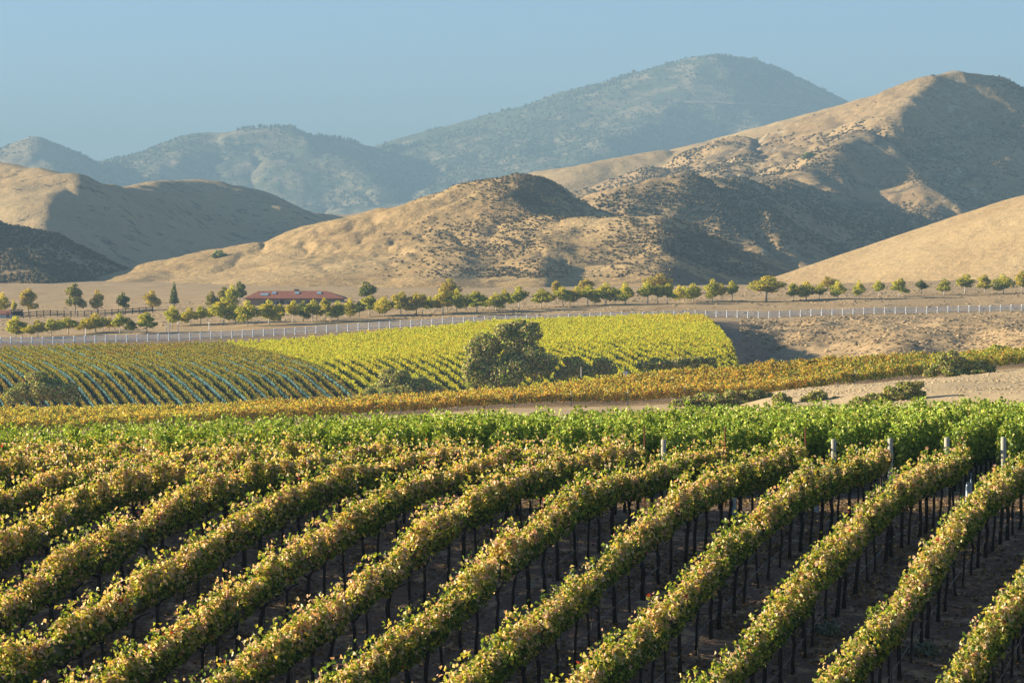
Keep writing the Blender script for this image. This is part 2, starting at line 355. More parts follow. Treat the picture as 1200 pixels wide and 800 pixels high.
def hill(name, label, pxr, Dr, step, ridges, mat, soft=2.5, warp=10, wl=60, amp=1.5, al=40, gully=0.0, gl=60, gtop=1e9, scrub=lambda X, Y, Z, px: 0 * X, rock=lambda X, Y, Z, px: 0 * X, base=-14, seed=1):
    pxs = np.arange(pxr[0], pxr[1] + 1, step[0]); Ds = np.arange(Dr[0], Dr[1] + 1, step[1])
    PX, Y = np.meshgrid(pxs, Ds); X = XD(PX, Y)
    def H(X, Y):
        wx = X + warp * fbm(X / wl, Y / wl, seed, 4); wy = Y + warp * fbm(X / wl + 31, Y / wl, seed + 50, 4)
        z = ridge_field(wx, wy, ridges, soft)
        b = base - 4
        hgt = np.clip((z - b) / 20, 0, 1)
        z = z + amp * hgt * fbm(X / al, Y / al, seed + 90, 5)
        if gully: z = z - gully * hgt * (1 - np.abs(fbm((X + .25 * Y) / gl, (Y - .3 * X) / (gl * 2.2), seed + 70, 4))) ** 3 * sstep(0, 12, z - b) * (1 - .9 * sstep(gtop * .75, gtop, z))
        return np.maximum(z, b) + soft * 0.7 * np.log1p(np.exp(-np.abs(z - b) / (soft * 0.7)))
    Z = H(X, Y); HF[name] = (H, Dr)
    idx = np.arange(X.size).reshape(X.shape)
    Fq = np.stack([idx[:-1, :-1], idx[:-1, 1:], idx[1:, 1:], idx[1:, :-1]], -1).reshape(-1, 4)
    keep = (Z.ravel()[Fq].max(1) > base - 2.5); Fq = Fq[keep]
    used = np.unique(Fq); mp = np.zeros(X.size, int); mp[used] = np.arange(len(used))
    V = np.stack([X, Y, Z], -1).reshape(-1, 3)[used]
    scv = np.broadcast_to(scrub(X, Y, Z, PX), X.shape).ravel()[used]; rkv = np.broadcast_to(rock(X, Y, Z, PX), X.shape).ravel()[used]
    o = link('mountain' if 'mountain' in name else 'hill', mesh_np(name, V, mp[Fq], mat, smooth=True, attrs={'scrub': scv, 'rock': rkv}))
    tag(o, label, kind='structure'); return o
def hit(name, px, py):
    H, Dr = HF[name]; D = np.arange(Dr[0], Dr[1], 2.0); p = P(px, py, 1.0)
    z = H(p[0] * D, D); i = np.argmax(z >= p[2] * D)
    return np.array([p[0] * D[i], D[i], z[i]])
def line(t, pts):  # piecewise-linear curve helper
    return np.interp(t, [a for a, b in pts], [b for a, b in pts])

# --- central golden hill with the dark knoll
cen = [
 ([(40,372,880),(70,360,930),(130,338,1120),(200,313,1240),(300,293,1290),(400,272,1300),(450,258,1295),(500,240,1285),(540,225,1275),(575,212,1268),(590,208,1264)], 0.36, 0.30, 10),
 ([(560,217,1268),(582,208,1264),(600,203.5,1262),(618,206,1270),(650,223,1290),(690,246,1320),(720,266,1340)], 0.62, 0.25, 7),
 ([(572,214,1266),(578,224,1240),(588,238,1215),(606,249,1190)], 0.62, 0.45, 3),
 ([(606,249,1192),(640,252,1180),(690,252,1165),(740,253,1160),(768,256,1150)], 0.32, 0.30, 9),
 ([(768,256,1150),(762,278,1110),(768,300,1070),(772,330,1020)], 0.36, 0.45, 6),
 ([(768,256,1150),(800,264,1155),(830,276,1160),(862,300,1150),(890,325,1120)], 0.40, 0.30, 6),
 ([(640,254,1180),(640,280,1120),(632,305,1060),(622,340,990)], 0.34, 0.45, 6),
 ([(560,262,1210),(545,285,1130),(532,310,1060),(515,345,980)], 0.32, 0.42, 7),
 ([(450,275,1250),(420,300,1150),(385,335,1040)], 0.24, 0.25, 20),
]
hill('central_hill', 'tan grassy hill with a dark topped knoll behind the tree line', (-20, 960), (860, 1460), (1.6, 3), cen, GOLD, 1.8, 10, 50, 1.5, 22, 2.6, 28, 30,
     scrub=lambda X, Y, Z, px: 0.02 + 0.26 * sstep(430, 640, px + 40 * fbm(X / 60, Y / 60, 4)) + 0.1 * fbm(X / 40, Y / 40, 6) + 0.25 * sstep(760, 800, px) - 0.25 * sstep(460, 300, px) + 0.35 * np.exp(-((px - 625) / 45) ** 2) * sstep(12, 22, Z), base=-14, seed=11)
# --- smooth hill front right
rf = [([(890,355,1270),(930,339,1250),(1000,315,1225),(1060,294,1195),(1100,277,1170),(1150,256,1135),(1200,239,1100),(1300,212,1050),(1420,190,1010),(1600,190,980)], 0.42, 0.05, 12),
      ([(1240,232,1080),(1270,266,1010),(1280,300,940)], 0.34, 0.0, 20)]
hill('smooth_hill', 'smooth pale golden hill rising at the right behind the tree line', (840, 1620), (860, 1400), (2.5, 4), rf, SMOOTHGOLD, 3, 5, 90, 0.6, 25, base=-13, seed=23)
# --- brushy hills right: dark face, peak, spurs
br = [
 ([(690,268,1420),(720,242,1440),(760,217,1460),(800,200,1480),(830,204,1560),(870,209,1650),(905,207,1740),(945,201,1830),(985,176,1920)], 0.42, 0.30, 12),
 ([(985,176,1920),(1020,152,2000),(1060,113,2090),(1100,91,2150),(1130,85,2170),(1160,89,2190),(1200,106,2200),(1260,132,2200),(1400,180,2200)], 0.52, 0.10, 12),
 ([(800,200,1480),(818,225,1450),(842,250,1420),(880,280,1390),(932,303,1360)], 0.42, 0.42, 7),
 ([(905,207,1740),(915,235,1670),(940,265,1600),(965,290,1540)], 0.5, 0.2, 10),
 ([(1090,93,2150),(1062,124,2080),(1045,150,2000),(1058,178,1930),(1092,203,1860),(1112,218,1810)], 0.46, 0.40, 5),
 ([(1020,152,2000),(1003,172,1930),(985,198,1860),(978,225,1790)], 0.46, 0.42, 6),
 ([(1162,91,2190),(1170,130,2110),(1162,170,2030),(1142,203,1950),(1118,222,1880),(1090,232,1820),(1055,236,1780),(1030,242,1750)], 0.36, 0.30, 6),
 ([(1215,115,2190),(1225,170,2060),(1210,215,1960),(1170,240,1860),(1120,262,1760)], 0.40, 0.42, 7),
 ([(870,209,1650),(872,232,1600),(880,252,1550),(905,275,1500)], 0.5, 0.3, 6),
]
hill('brush_hill', 'steep brush covered hill with a bare summit and shaded ravines', (660, 1420), (1180, 2420), (1.7, 4.5), br, BRUSH, 2.2, 18, 70, 3.0, 38, 9.0, 50, 115,
     scrub=lambda X, Y, Z, px: 0.36 + 0.3 * fbm(X / 60, Y / 60, 14) - 0.75 * sstep(80, 110, Z + 12 * fbm(X / 50, Y / 50, 15)) * sstep(1150, 1090, px) - 0.2 * sstep(1120, 1180, px) - 0.12 * sstep(810, 760, px),
     rock=lambda X, Y, Z, px: 0.22 + 0.25 * np.exp(-((px - 880) / 50) ** 2) + 0.25 * np.exp(-((px - 1120) / 30) ** 2) + 0.12 * fbm(X / 50, Y / 50, 19), base=-14, seed=31)
# --- golden ridge behind it
gb = [
 ([(580,250,2300),(620,223,2380),(650,206,2400),(700,190,2420),(735,179,2430),(760,176,2440),(830,177,2480),(880,172,2500),(920,160,2500),(1000,129,2490),(1060,104,2480),(1110,100,2480)], 0.36, 0.25, 18),
 ([(700,190,2420),(672,215,2350),(655,245,2270)], 0.36, 0.40, 14),
 ([(760,176,2440),(742,200,2370),(728,240,2280)], 0.40, 0.42, 12),
 ([(835,177,2480),(820,195,2400),(815,230,2300)], 0.40, 0.42, 12),
 ([(935,155,2500),(905,190,2400),(880,225,2300)], 0.36, 0.35, 14),
]
hill('back_ridge', 'smooth golden ridge behind the brushy hill', (560, 1130), (2050, 2700), (2, 6), gb, SMOOTHGOLD, 3, 14, 120, 2.0, 50, 3, 70,
     scrub=lambda X, Y, Z, px: 0.12 + 0.1 * fbm(X / 60, Y / 60, 24), base=-14, seed=41)
# --- left hills
lh = [
 ([(-400,160,2300),(-150,176,2040),(0,187,1860),(40,196,1790),(75,205,1740),(98,213,1790),(120,217,1850),(150,215,1950),(200,211,2060),(245,210,2150),(290,220,2230),(320,235,2280),(350,245,2330),(400,252,2400),(440,257,2440),(520,275,2480)], 0.40, 0.40, 14),
 ([(75,205,1740),(60,225,1690),(58,245,1640),(46,268,1590),(20,292,1530)], 0.42, 0.45, 7),
 ([(245,210,2150),(300,240,2060),(350,275,1960)], 0.34, 0.3, 25),
]
hill('left_hill', 'long golden hill at the left with its right flank in shade', (-420, 560), (1300, 2650), (2, 6), lh, SMOOTHGOLD, 3.0, 14, 90, 2.2, 45, 2.5, 60,
     scrub=lambda X, Y, Z, px: 0.18 + 0.16 * fbm(X / 70, Y / 70, 34) + 0.1 * sstep(80, 130, px), rock=lambda X, Y, Z, px: 0.2 + 0.2 * fbm(X / 60, Y / 60, 35), base=-16, seed=51)
lf = [
 ([(-300,235,1300),(-100,248,1290),(0,257,1280),(20,260,1280),(60,280,1310),(100,305,1350),(145,330,1380)], 0.42, 0.4, 8),
 ([(-20,258,1280),(-5,285,1220),(20,310,1160),(45,330,1110)], 0.40, 0.42, 8),
 ([(20,260,1280),(40,290,1230),(70,322,1170)], 0.40, 0.45, 7),
]
hill('dark_hill', 'low brush covered hill in shade at the left edge', (-320, 200), (1000, 1500), (1.6, 3.5), lf, BRUSH, 2.0, 10, 50, 2.0, 30, 3, 30,
     scrub=lambda X, Y, Z, px: 0.55 + 0.3 * fbm(X / 30, Y / 30, 44) - 0.25 * np.exp(-((px - 35) / 25) ** 2) * sstep(10, -4, Z), base=-17, seed=61)
ls = [([(360,262,2750),(400,251,2800),(440,246,2800),(480,241,2780),(520,236,2760),(600,228,2720)], 0.3, 0.2, 20)]
hill('far_low_ridge', 'small sunlit ridge seen in the gap between two hills', (330, 640), (2450, 3000), (2.5, 8), ls, SMOOTHGOLD, 4, 10, 90, 1.5, 40, base=-14, seed=71)
# --- blue mountains
mt = [
 ([(-400,215,6000),(-120,190,5900),(0,172,5800),(30,164,5750),(45,161,5720),(62,165,5760),(100,180,5900),(150,187,6100),(210,196,6250)], 0.42, 0.35, 30),
 ([(45,161,5720),(55,185,5500),(60,205,5350)], 0.42, 0.4, 25),
 ([(90,192,6340),(120,188,6320),(150,182,6300),(200,165,6260),(240,155,6220),(300,150,6200),(345,152,6200),(400,160,6250),(430,168,6350),(470,175,6450),(510,168,6500),(560,158,6520),(600,148,6540),(650,135,6560),(700,118,6580),(740,100,6600),(780,83,6600),(815,72,6600),(838,68,6600),(870,72,6680),(920,90,6800),(960,110,6900),(990,128,7000),(1050,165,7200),(1150,220,7400)], 0.44, 0.30, 40),
 ([(345,152,6200),(390,180,6000),(440,215,5800),(480,245,5600)], 0.45, 0.38, 30),
 ([(520,167,6500),(505,190,6250),(490,215,6000),(500,240,5800)], 0.45, 0.38, 30),
 ([(815,72,6600),(792,112,6350),(730,150,6050),(685,172,5850),(640,195,5650),(600,220,5450)], 0.42, 0.42, 25),
 ([(870,72,6680),(862,115,6400),(900,160,6100),(940,190,5900)], 0.45, 0.3, 30),
 ([(700,118,6580),(640,160,6300),(590,190,6050)], 0.42, 0.3, 30),
 ([(240,155,6220),(215,185,6000),(200,210,5850)], 0.42, 0.3, 30),
]
hill('blue_mountain', 'hazy blue green mountain with a pointed summit', (-420, 1180), (4600, 7900), (2, 13), mt, MOUNT, 8, 45, 350, 12, 160, 18, 170, 270,
     scrub=lambda X, Y, Z, px: 0.62 + 0.22 * fbm(X / 300, Y / 300, 54) - 0.7 * np.exp(-((px - 35) / 45) ** 2) * sstep(150, 175, Z + 25) - 0.55 * np.exp(-((px - 285) / 45) ** 2) * sstep(235, 250, Z),
     rock=lambda X, Y, Z, px: 0.25 + 0.35 * fbm(X / 200, Y / 200, 55), base=-14, seed=81)

# ------------------------------------------------------------------ leaves
def rand_unit(n):
    v = rng.normal(size=(n, 3)); return v / np.linalg.norm(v, axis=1, keepdims=True)
def leaf_quads(cen, size, nrm=None, fold=0.25):
    """folded diamond leaves: 4 verts each"""
    n = len(cen); nrm = rand_unit(n) if nrm is None else nrm / np.linalg.norm(nrm, axis=1, keepdims=True)
    r = rand_unit(n); a = np.cross(nrm, r); a /= np.linalg.norm(a, axis=1, keepdims=True) + 1e-9; b = np.cross(nrm, a)
    s = (size if hasattr(size, '__len__') else np.full(n, size))[:, None]
    v = np.stack([cen + a * s * 0.55, cen + b * s * 0.5 + nrm * s * fold, cen - a * s * 0.5, cen - b * s * 0.5 + nrm * s * fold], 1)
    return v.reshape(-1, 3), np.arange(4 * n).reshape(n, 4)
def pick(pal, prob, n):
    """palette rows picked with per-leaf probabilities prob (n,k)"""
    prob = np.clip(prob, 0, None); c = np.cumsum(prob / prob.sum(1, keepdims=True), 1); u = rng.random((n, 1))
    i = (u > c).sum(1); i = np.minimum(i, len(pal) - 1)
    col = np.asarray(pal)[i] * rng.uniform(0.75, 1.25, (n, 1)) * rng.uniform(0.93, 1.07, (n, 3))
    return np.clip(col, 0.004, 0.85)
ORD = ['zeroth','first','second','third','fourth','fifth','sixth','seventh','eighth','ninth','tenth','eleventh','twelfth','thirteenth','fourteenth','fifteenth','sixteenth','seventeenth','eighteenth','nineteenth']
def ordinal(n):
    if n < 20: return ORD[n]
    return f"{n}{'th' if 10 <= n % 100 <= 20 else {1:'st',2:'nd',3:'rd'}.get(n % 10, 'th')}"
#           green             yellow-green       gold             tan              pinkish rust       red            deep green
PAL_NEAR = [(0.18,0.26,0.04), (0.40,0.42,0.07), (0.62,0.50,0.12), (0.76,0.60,0.38), (0.68,0.43,0.30), (0.38,0.06,0.035), (0.06,0.11,0.022)]
PAL_GREEN = [(0.25,0.35,0.05), (0.42,0.50,0.09), (0.58,0.56,0.18), (0.09,0.15,0.03), (0.50,0.38,0.16)]
def vine_row_geo(p0, d2, t0, t1, per_m, size, top, bot, half, pal, probf, seed, tuft=0.0, vary=0.5, lump=0.18, lumpl=1.15, shoots=0.05, gzf=ground_z, sidecol=False):
    """foliage of a trellised row; returns world verts, faces, colours"""
    L = t1 - t0; n = int(L * per_m); t = rng.uniform(t0, t1, n)
    side = np.array([d2[1], -d2[0]])
    if tuft: vi = np.round(t / tuft); vh = hash2(vi, vi * 0 + seed, 5); t = np.clip((vi + (hash2(vi, vi * 0 + seed, 6) - .5) * .4) * tuft + rng.normal(size=n) * tuft * .24, t0, t1)
    else: vh = np.full(n, .5)
    ph = rng.uniform(0, 100)
    bx = p0[0] + d2[0] * t; by = p0[1] + d2[1] * t; g = gzf(bx, by)
    lum = fbm(t / lumpl + ph, np.full(n, seed * 3.1), seed, 3); lum2 = fbm(t / (lumpl * 4) + ph, np.full(n, seed * 1.7), seed + 9, 2)
    tp = top * (1 - vary / 2 + vary * vh if tuft else 1) * (1 + lump * 0.55 * lum + 0.10 * lum2); bt = bot + 0.16 * fbm(t / 0.8, np.full(n, seed + 0.5), seed + 5, 3); hw = half * (1 + 0.5 * fbm(t / 0.9 + ph, np.full(n, seed + 7.7), seed + 3, 3))
    h = rng.random(n) ** 0.72                         # more leaves towards the top
    prof = np.sqrt(np.clip(1 - ((h - 0.55) / 0.62) ** 2, 0.03, 1))
    sgn = np.where(rng.random(n) < 0.5, -1, 1); off = sgn * (1 - rng.random(n) ** 2.2 * 0.9) * hw * prof
    z = g + bt + (tp - bt) * h
    sh = rng.random(n) < shoots                       # shoots sticking out of the top
    z = np.where(sh, g + tp + rng.random(n) ** 2 * 0.42 * top / 1.9, z); off = np.where(sh, off * 0.4, off)
    cen = np.stack([bx + side[0] * off, by + side[1] * off, z], 1) + rng.normal(size=(n, 3)) * size * 0.3
    nrm = rand_unit(n) * 0.9; nrm[:, 0] += side[0] * np.sign(off) * 0.55; nrm[:, 1] += side[1] * np.sign(off) * 0.55; nrm[:, 2] += 0.55
    sz = size * rng.uniform(0.65, 1.3, n)
    V, Fq = leaf_quads(cen, sz, nrm)
    col = pick(pal, probf(h, t, off, lum, bx, by), n)
    return V, Fq, col
def shade_core_geo(p0, d2, t0, t1, hb, ht, wd, seed, cols):
    """dark sheets added inside a row to block sun and darken its sides: two rough curtains either side of the wires"""
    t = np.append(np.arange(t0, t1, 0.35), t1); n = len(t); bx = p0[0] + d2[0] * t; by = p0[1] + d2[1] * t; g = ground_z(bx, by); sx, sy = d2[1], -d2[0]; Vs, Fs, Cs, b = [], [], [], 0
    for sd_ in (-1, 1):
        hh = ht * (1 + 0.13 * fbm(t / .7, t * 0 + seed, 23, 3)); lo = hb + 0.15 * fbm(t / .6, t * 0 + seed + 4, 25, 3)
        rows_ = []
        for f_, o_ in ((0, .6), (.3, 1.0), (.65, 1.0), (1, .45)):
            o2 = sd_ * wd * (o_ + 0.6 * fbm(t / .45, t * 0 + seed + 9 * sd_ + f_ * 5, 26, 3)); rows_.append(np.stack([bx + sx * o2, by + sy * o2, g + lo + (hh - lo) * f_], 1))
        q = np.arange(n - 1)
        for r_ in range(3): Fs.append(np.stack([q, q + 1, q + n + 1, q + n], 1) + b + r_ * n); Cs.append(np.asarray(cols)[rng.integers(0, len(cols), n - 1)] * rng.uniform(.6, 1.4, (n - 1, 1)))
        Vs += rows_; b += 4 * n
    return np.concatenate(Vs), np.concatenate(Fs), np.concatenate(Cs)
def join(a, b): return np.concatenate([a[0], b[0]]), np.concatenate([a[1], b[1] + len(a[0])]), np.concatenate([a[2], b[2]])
SHADE_CORE_NEAR = [(.07, .10, .025), (.10, .11, .03), (.06, .05, .025), (.05, .075, .02)]  # dark leaf tones for the added sun-blocking sheets
SHADE_CORE_GREEN = [(.05, .085, .02), (.07, .11, .025), (.04, .06, .018)]
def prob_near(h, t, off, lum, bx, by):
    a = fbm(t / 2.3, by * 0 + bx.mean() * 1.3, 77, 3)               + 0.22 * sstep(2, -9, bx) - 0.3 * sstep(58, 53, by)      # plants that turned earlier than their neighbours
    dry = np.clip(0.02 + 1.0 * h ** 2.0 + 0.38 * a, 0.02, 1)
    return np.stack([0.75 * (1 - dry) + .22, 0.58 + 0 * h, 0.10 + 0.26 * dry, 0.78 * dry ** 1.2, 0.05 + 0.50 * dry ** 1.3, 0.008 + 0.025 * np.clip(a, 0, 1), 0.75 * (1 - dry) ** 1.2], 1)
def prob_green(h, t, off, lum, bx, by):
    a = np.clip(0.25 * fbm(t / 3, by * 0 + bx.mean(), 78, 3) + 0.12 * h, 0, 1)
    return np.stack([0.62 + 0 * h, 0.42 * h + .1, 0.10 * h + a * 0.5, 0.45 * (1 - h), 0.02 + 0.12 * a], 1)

# shared part meshes
def trunk_mesh(seed, h=0.98, r=0.036):
    rs = np.random.default_rng(seed); m = MB()
    m.tube([(0, 0, -0.05), (rs.normal() * .008, rs.normal() * .008, h * .3), (rs.normal() * .014, rs.normal() * .014, h * .65), (rs.normal() * .02, rs.normal() * .02, h)], [r * 1.25, r * 0.95, r * 1.05, r * 0.9], 7)
    a = rs.uniform(-.03, .03)
    m.tube([(0, 0, h - .08), (0.2 * ROWDIR[0], 0.2 * ROWDIR[1], h + .05 + a), (0.5 * ROWDIR[0], 0.5 * ROWDIR[1], h + .07)], [r * .8, r * .6, r * .4], 6)
    m.tube([(0, 0, h - .08), (-0.2 * ROWDIR[0], -0.2 * ROWDIR[1], h + .05 - a), (-0.5 * ROWDIR[0], -0.5 * ROWDIR[1], h + .07)], [r * .8, r * .6, r * .4], 6)
    return m.mesh('trunk', BARK, True)
TRUNKS = [trunk_mesh(s) for s in range(5)]
def stake_mesh(h=1.45):
    m = MB(); m.tube([(0, 0, -.05), (0, 0, h)], 0.011, 5); return m.mesh('stake', WIRE)
STAKE = stake_mesh()
def end_post_mesh():
    m = MB(); m.tube([(0, 0, -.1), (0.005, 0, 1.0), (0, 0, 1.98), (0, 0, 2.0)], [0.085, 0.082, 0.08, 0.07], 12); return m.mesh('end_post', POSTW, True)
ENDPOST = end_post_mesh()
def grow_tube_mesh():
    m = MB(); m.tube([(0, 0, 0), (0.01, 0, .35), (0.03, 0, .72)], [.062, .066, .07], 9, cap=False)
    m.tube([(0.03, 0, .66), (0.01, 0, .3), (0, 0, 0.0)], [.058, .056, .054], 9, cap=False)
    m.tube([(0.07, 0, -.05), (0.07, 0, .95)], .012, 5); return m.mesh('grow_tube', TUBE, True)
GROWTUBE = grow_tube_mesh()

# ------------------------------------------------------------------ foreground rows (tan tipped) and the green block behind them
DEND = 80.0
def row_thing(name, base, label, cat, group): return empty(name, (base[0], base[1], gz(base[0], base[1])), label, cat, group)
def add_foliage(root, V, Fq, col, mat=None, nm='foliage'):
    V = V - np.array(root.location); return link(nm, mesh_np(nm, V, Fq, mat or (LEAF if root.location.y < 150 else FARLEAF), col), root)
rows_front = list(range(-3, 15))
for k in rows_front:
    e = np.array([XD(1130 - 95 * k, DEND), DEND])
    # k counts from the right; the row whose far end stands at 1130 is number 0
    nth = k + 4
    lab = {1: 'tan tipped autumn vine row nearest the right edge, ending beyond the picture'}.get(nth, f'tan and rusty tipped autumn vine row, {ordinal(nth)} front row from the right corner')
    root = row_thing('vine_row', e, lab, 'vine row', 'autumn vine rows in the foreground')
    L = 37.5
    V, Fq, col = vine_row_geo(e, -ROWDIR, 0.0, L, 1000, 0.088, 1.72, 1.02, 0.20, PAL_NEAR, prob_near, 100 + k, tuft=1.15, vary=0.11, lump=0.18, shoots=0.06)
    V, Fq, col = join((V, Fq, col), shade_core_geo(e, -ROWDIR, 0.1, L, 1.08, 1.48, 0.09, k * 3.7, SHADE_CORE_NEAR))
    add_foliage(root, V, Fq, col)
    nt_ = int(L / 1.15); rr = random.Random(k)
    for i in range(nt_):
        t = 0.35 + i * 1.15 + rr.uniform(-.25, .25); x, y = e - ROWDIR * t; z = gz(x, y)
        o = link('trunk', TRUNKS[rr.randrange(5)], root, (x - e[0], y - e[1], z - root.location.z)); s = rr.uniform(.7, 1.4); o.scale = (s, s, 1); o.rotation_euler = (rr.uniform(-.07, .07), rr.uniform(-.07, .07), rr.uniform(-.3, .3))
        if i % 2 == 0: link('stake', STAKE, root, (x - e[0] + .05, y - e[1] + .05, z - root.location.z))
    for nm_, hh, rad in (('drip_line', 0.42, 0.011), ('trellis_wire', 0.88, 0.006), ('trellis_wire', 1.35, 0.006)):
        m = MB(); pts = []
        for t in np.arange(0, L + .1, 1.5):
            x, y = e - ROWDIR * t; pts.append((x - e[0], y - e[1], gz(x, y) - root.location.z + hh - 0.03 * math.sin(t * 2.7) ** 2))
        m.tube(pts, rad, 4); m.build(nm_, WIRE, root)
    if k == 1: link('grow_tube', GROWTUBE, root, (0.2, -.15, 0.0)).scale = (1.15, 1.15, 1.15)
    if k == 0: link('grow_tube', GROWTUBE, root, (0.1, -0.2, 0.0)).scale = (1.2, 1.2, 1.15)
    if k in (2, 3): link('grow_tube', GROWTUBE, root, (0.25, -1.6, 0))
    if k in (2, 3, 4):
        m = MB(); m.tube([(0, 0, 0), (0, 0, 2.3)], 0.022, 6); m.build('line_stake', RUST, root, (0.5 * ROWDIR[0], 0.5 * ROWDIR[1], 0))

SPB = 64.0
DB = 84.3
for j in range(-3, 36):
    px = 1177 - 66.5 * j
    e = np.array([XD(px, DB), DB]) if j > -99 else None
    if px < -980: break
    nth = j + 4
    lab = f'leafy green vine row behind the dirt alley, {ordinal(nth)} from the right'
    root = row_thing('vine_row', e, lab, 'vine row', 'green vine rows in the block behind the alley')
    L = 31.0
    V, Fq, col = vine_row_geo(e, ROWDIR, 0.3, L, 1000 if j < 14 else 560, 0.11, 1.84, 0.66 if j < 8 else 0.5, 0.20, PAL_GREEN, prob_green, 300 + j, shoots=0.06, tuft=1.0, vary=0.1)
    V, Fq, col = join((V, Fq, col), shade_core_geo(e, ROWDIR, 0.5, L, 0.55, 1.50, 0.13, j * 2.9, SHADE_CORE_GREEN))
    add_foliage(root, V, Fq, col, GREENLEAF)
    if j < 9:
        rr = random.Random(j)
        for i in range(14):
            t = 0.5 + i * 1.0; x, y = e + ROWDIR * t
            link('trunk', TRUNKS[rr.randrange(5)], root, (x - e[0], y - e[1], gz(x, y) - root.location.z))
        if j in (0, 1, 2, 3, 6): link('end_post', ENDPOST, root).scale = (1, 1, .86)
        m = MB(); m.tube([tuple(np.append(ROWDIR * t, gz(*(e + ROWDIR * t)) - root.location.z + 0.42)) for t in (0, 3, 6, 9, 12)], .011, 4); m.build('drip_line', WIRE, root)

# ------------------------------------------------------------------ orange band on the near rise
PAL_BAND = [(0.66,0.50,0.09), (0.66,0.38,0.08), (0.52,0.25,0.07), (0.40,0.09,0.05), (0.50,0.50,0.09), (0.20,0.27,0.045), (0.09,0.13,0.03)]
def prob_band(h, t, off, lum, bx, by):
    px = 600 + F * bx / by; dep = (by - 322 - (px - 600) * 0.0) / 24
    a = fbm(bx / 7, by / 3, 88, 3)
    grn = np.clip(sstep(880, 1180, px) * (1.15 - dep * 1.2) * 1.6 + 0.12, 0.05, 1.6)
    left = sstep(420, 150, px)
    rst = np.clip(0.5 + 0.6 * a - 0.35 * dep, 0.05, 1)
    return np.stack([0.8 * h + .25 + left * .3, (0.42 * rst + .12) * (1 - .45 * left), 0.26 * rst * (1 - .6 * left) + .03, 0.06 * rst * (1 - .5 * left) + 0 * h, 0.34 + .75 * left + grn * .5, grn * 2.4 * (1.2 - h), 0.22 + grn * (1 - h) * 1.5], 1)
NB = 16
for i in range(NB):
    D0 = 306.6 + i * 2.45; xa, xb = XD(-60, D0), XD(1270 if i > 1 else 350 + 60 * i, D0)
    lab = f'orange and yellow vine row running across the rise, {ordinal(i + 1)} back from its front edge'
    root = row_thing('vine_row', (0, D0), lab, 'vine row', 'orange vine rows across the rise')
    V, Fq, col = vine_row_geo((xa, D0 - 0.02 * 60), np.array([1.0, 0.0]), 0, xb - xa, 150, 0.21, 1.42, 0.5, 0.30, PAL_BAND, prob_band, 500 + i, lump=0.3, lumpl=1.6, shoots=0.10, tuft=1.5, vary=.3)
    add_foliage(root, V, Fq, col, LEAF)
    m = MB()
    if i == 2:
        for x in np.arange(XD(470, D0), xb, 6.2):
            z = gz(x, D0 - 1.2) - root.location.z
            mm = MB(); mm.tube([(0, 0, 0), (0, 0, 1.75)], 0.06, 6); mm.build('trellis_post', POSTW, root, (x, -1.35, z))

# ------------------------------------------------------------------ valley vineyard: netted rows and yellow rows
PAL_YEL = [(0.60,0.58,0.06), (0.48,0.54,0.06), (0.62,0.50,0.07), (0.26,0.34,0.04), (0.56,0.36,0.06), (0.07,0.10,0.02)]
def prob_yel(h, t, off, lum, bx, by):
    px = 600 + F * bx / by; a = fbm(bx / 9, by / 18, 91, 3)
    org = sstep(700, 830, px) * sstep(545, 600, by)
    return np.stack([0.75 + 0 * h, 0.5 - .2 * a, 0.2 + .35 * np.clip(a, 0, 1) + org * .9, 0.28 * (1.2 - h), 0.04 + .6 * org + .10 * np.clip(a, 0, 1), 0.5 * (1 - h)], 1)  # dark green weighted towards the bottom, painting shade on the row sides
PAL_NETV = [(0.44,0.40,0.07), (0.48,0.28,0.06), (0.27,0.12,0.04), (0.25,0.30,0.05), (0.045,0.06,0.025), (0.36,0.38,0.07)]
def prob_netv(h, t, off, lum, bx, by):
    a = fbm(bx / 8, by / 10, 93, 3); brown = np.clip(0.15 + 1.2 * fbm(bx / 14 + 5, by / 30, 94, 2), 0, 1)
    lo = np.clip(1 - h * 1.25, 0, 1)  # low leaves go nearly black: side shade painted into the leaf colour
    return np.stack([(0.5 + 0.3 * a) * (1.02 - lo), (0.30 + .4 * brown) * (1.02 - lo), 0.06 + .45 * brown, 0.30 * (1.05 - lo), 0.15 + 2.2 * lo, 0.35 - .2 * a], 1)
def mid_ok(x, y): return x < 37.0 + 0.028 * (y - 440) - 1.2 * np.clip((450 - y) / 10, 0, 1)
D_BASE, D_TOP = 428.0, 612.0
row_x0 = np.concatenate([np.arange(-88.6, -18.2, 1.72), np.arange(-17.9, 96.0, 2.2)])
nnet = nyel = 0; first_yel = False
TR = MIDDIR[0] / MIDDIR[1]
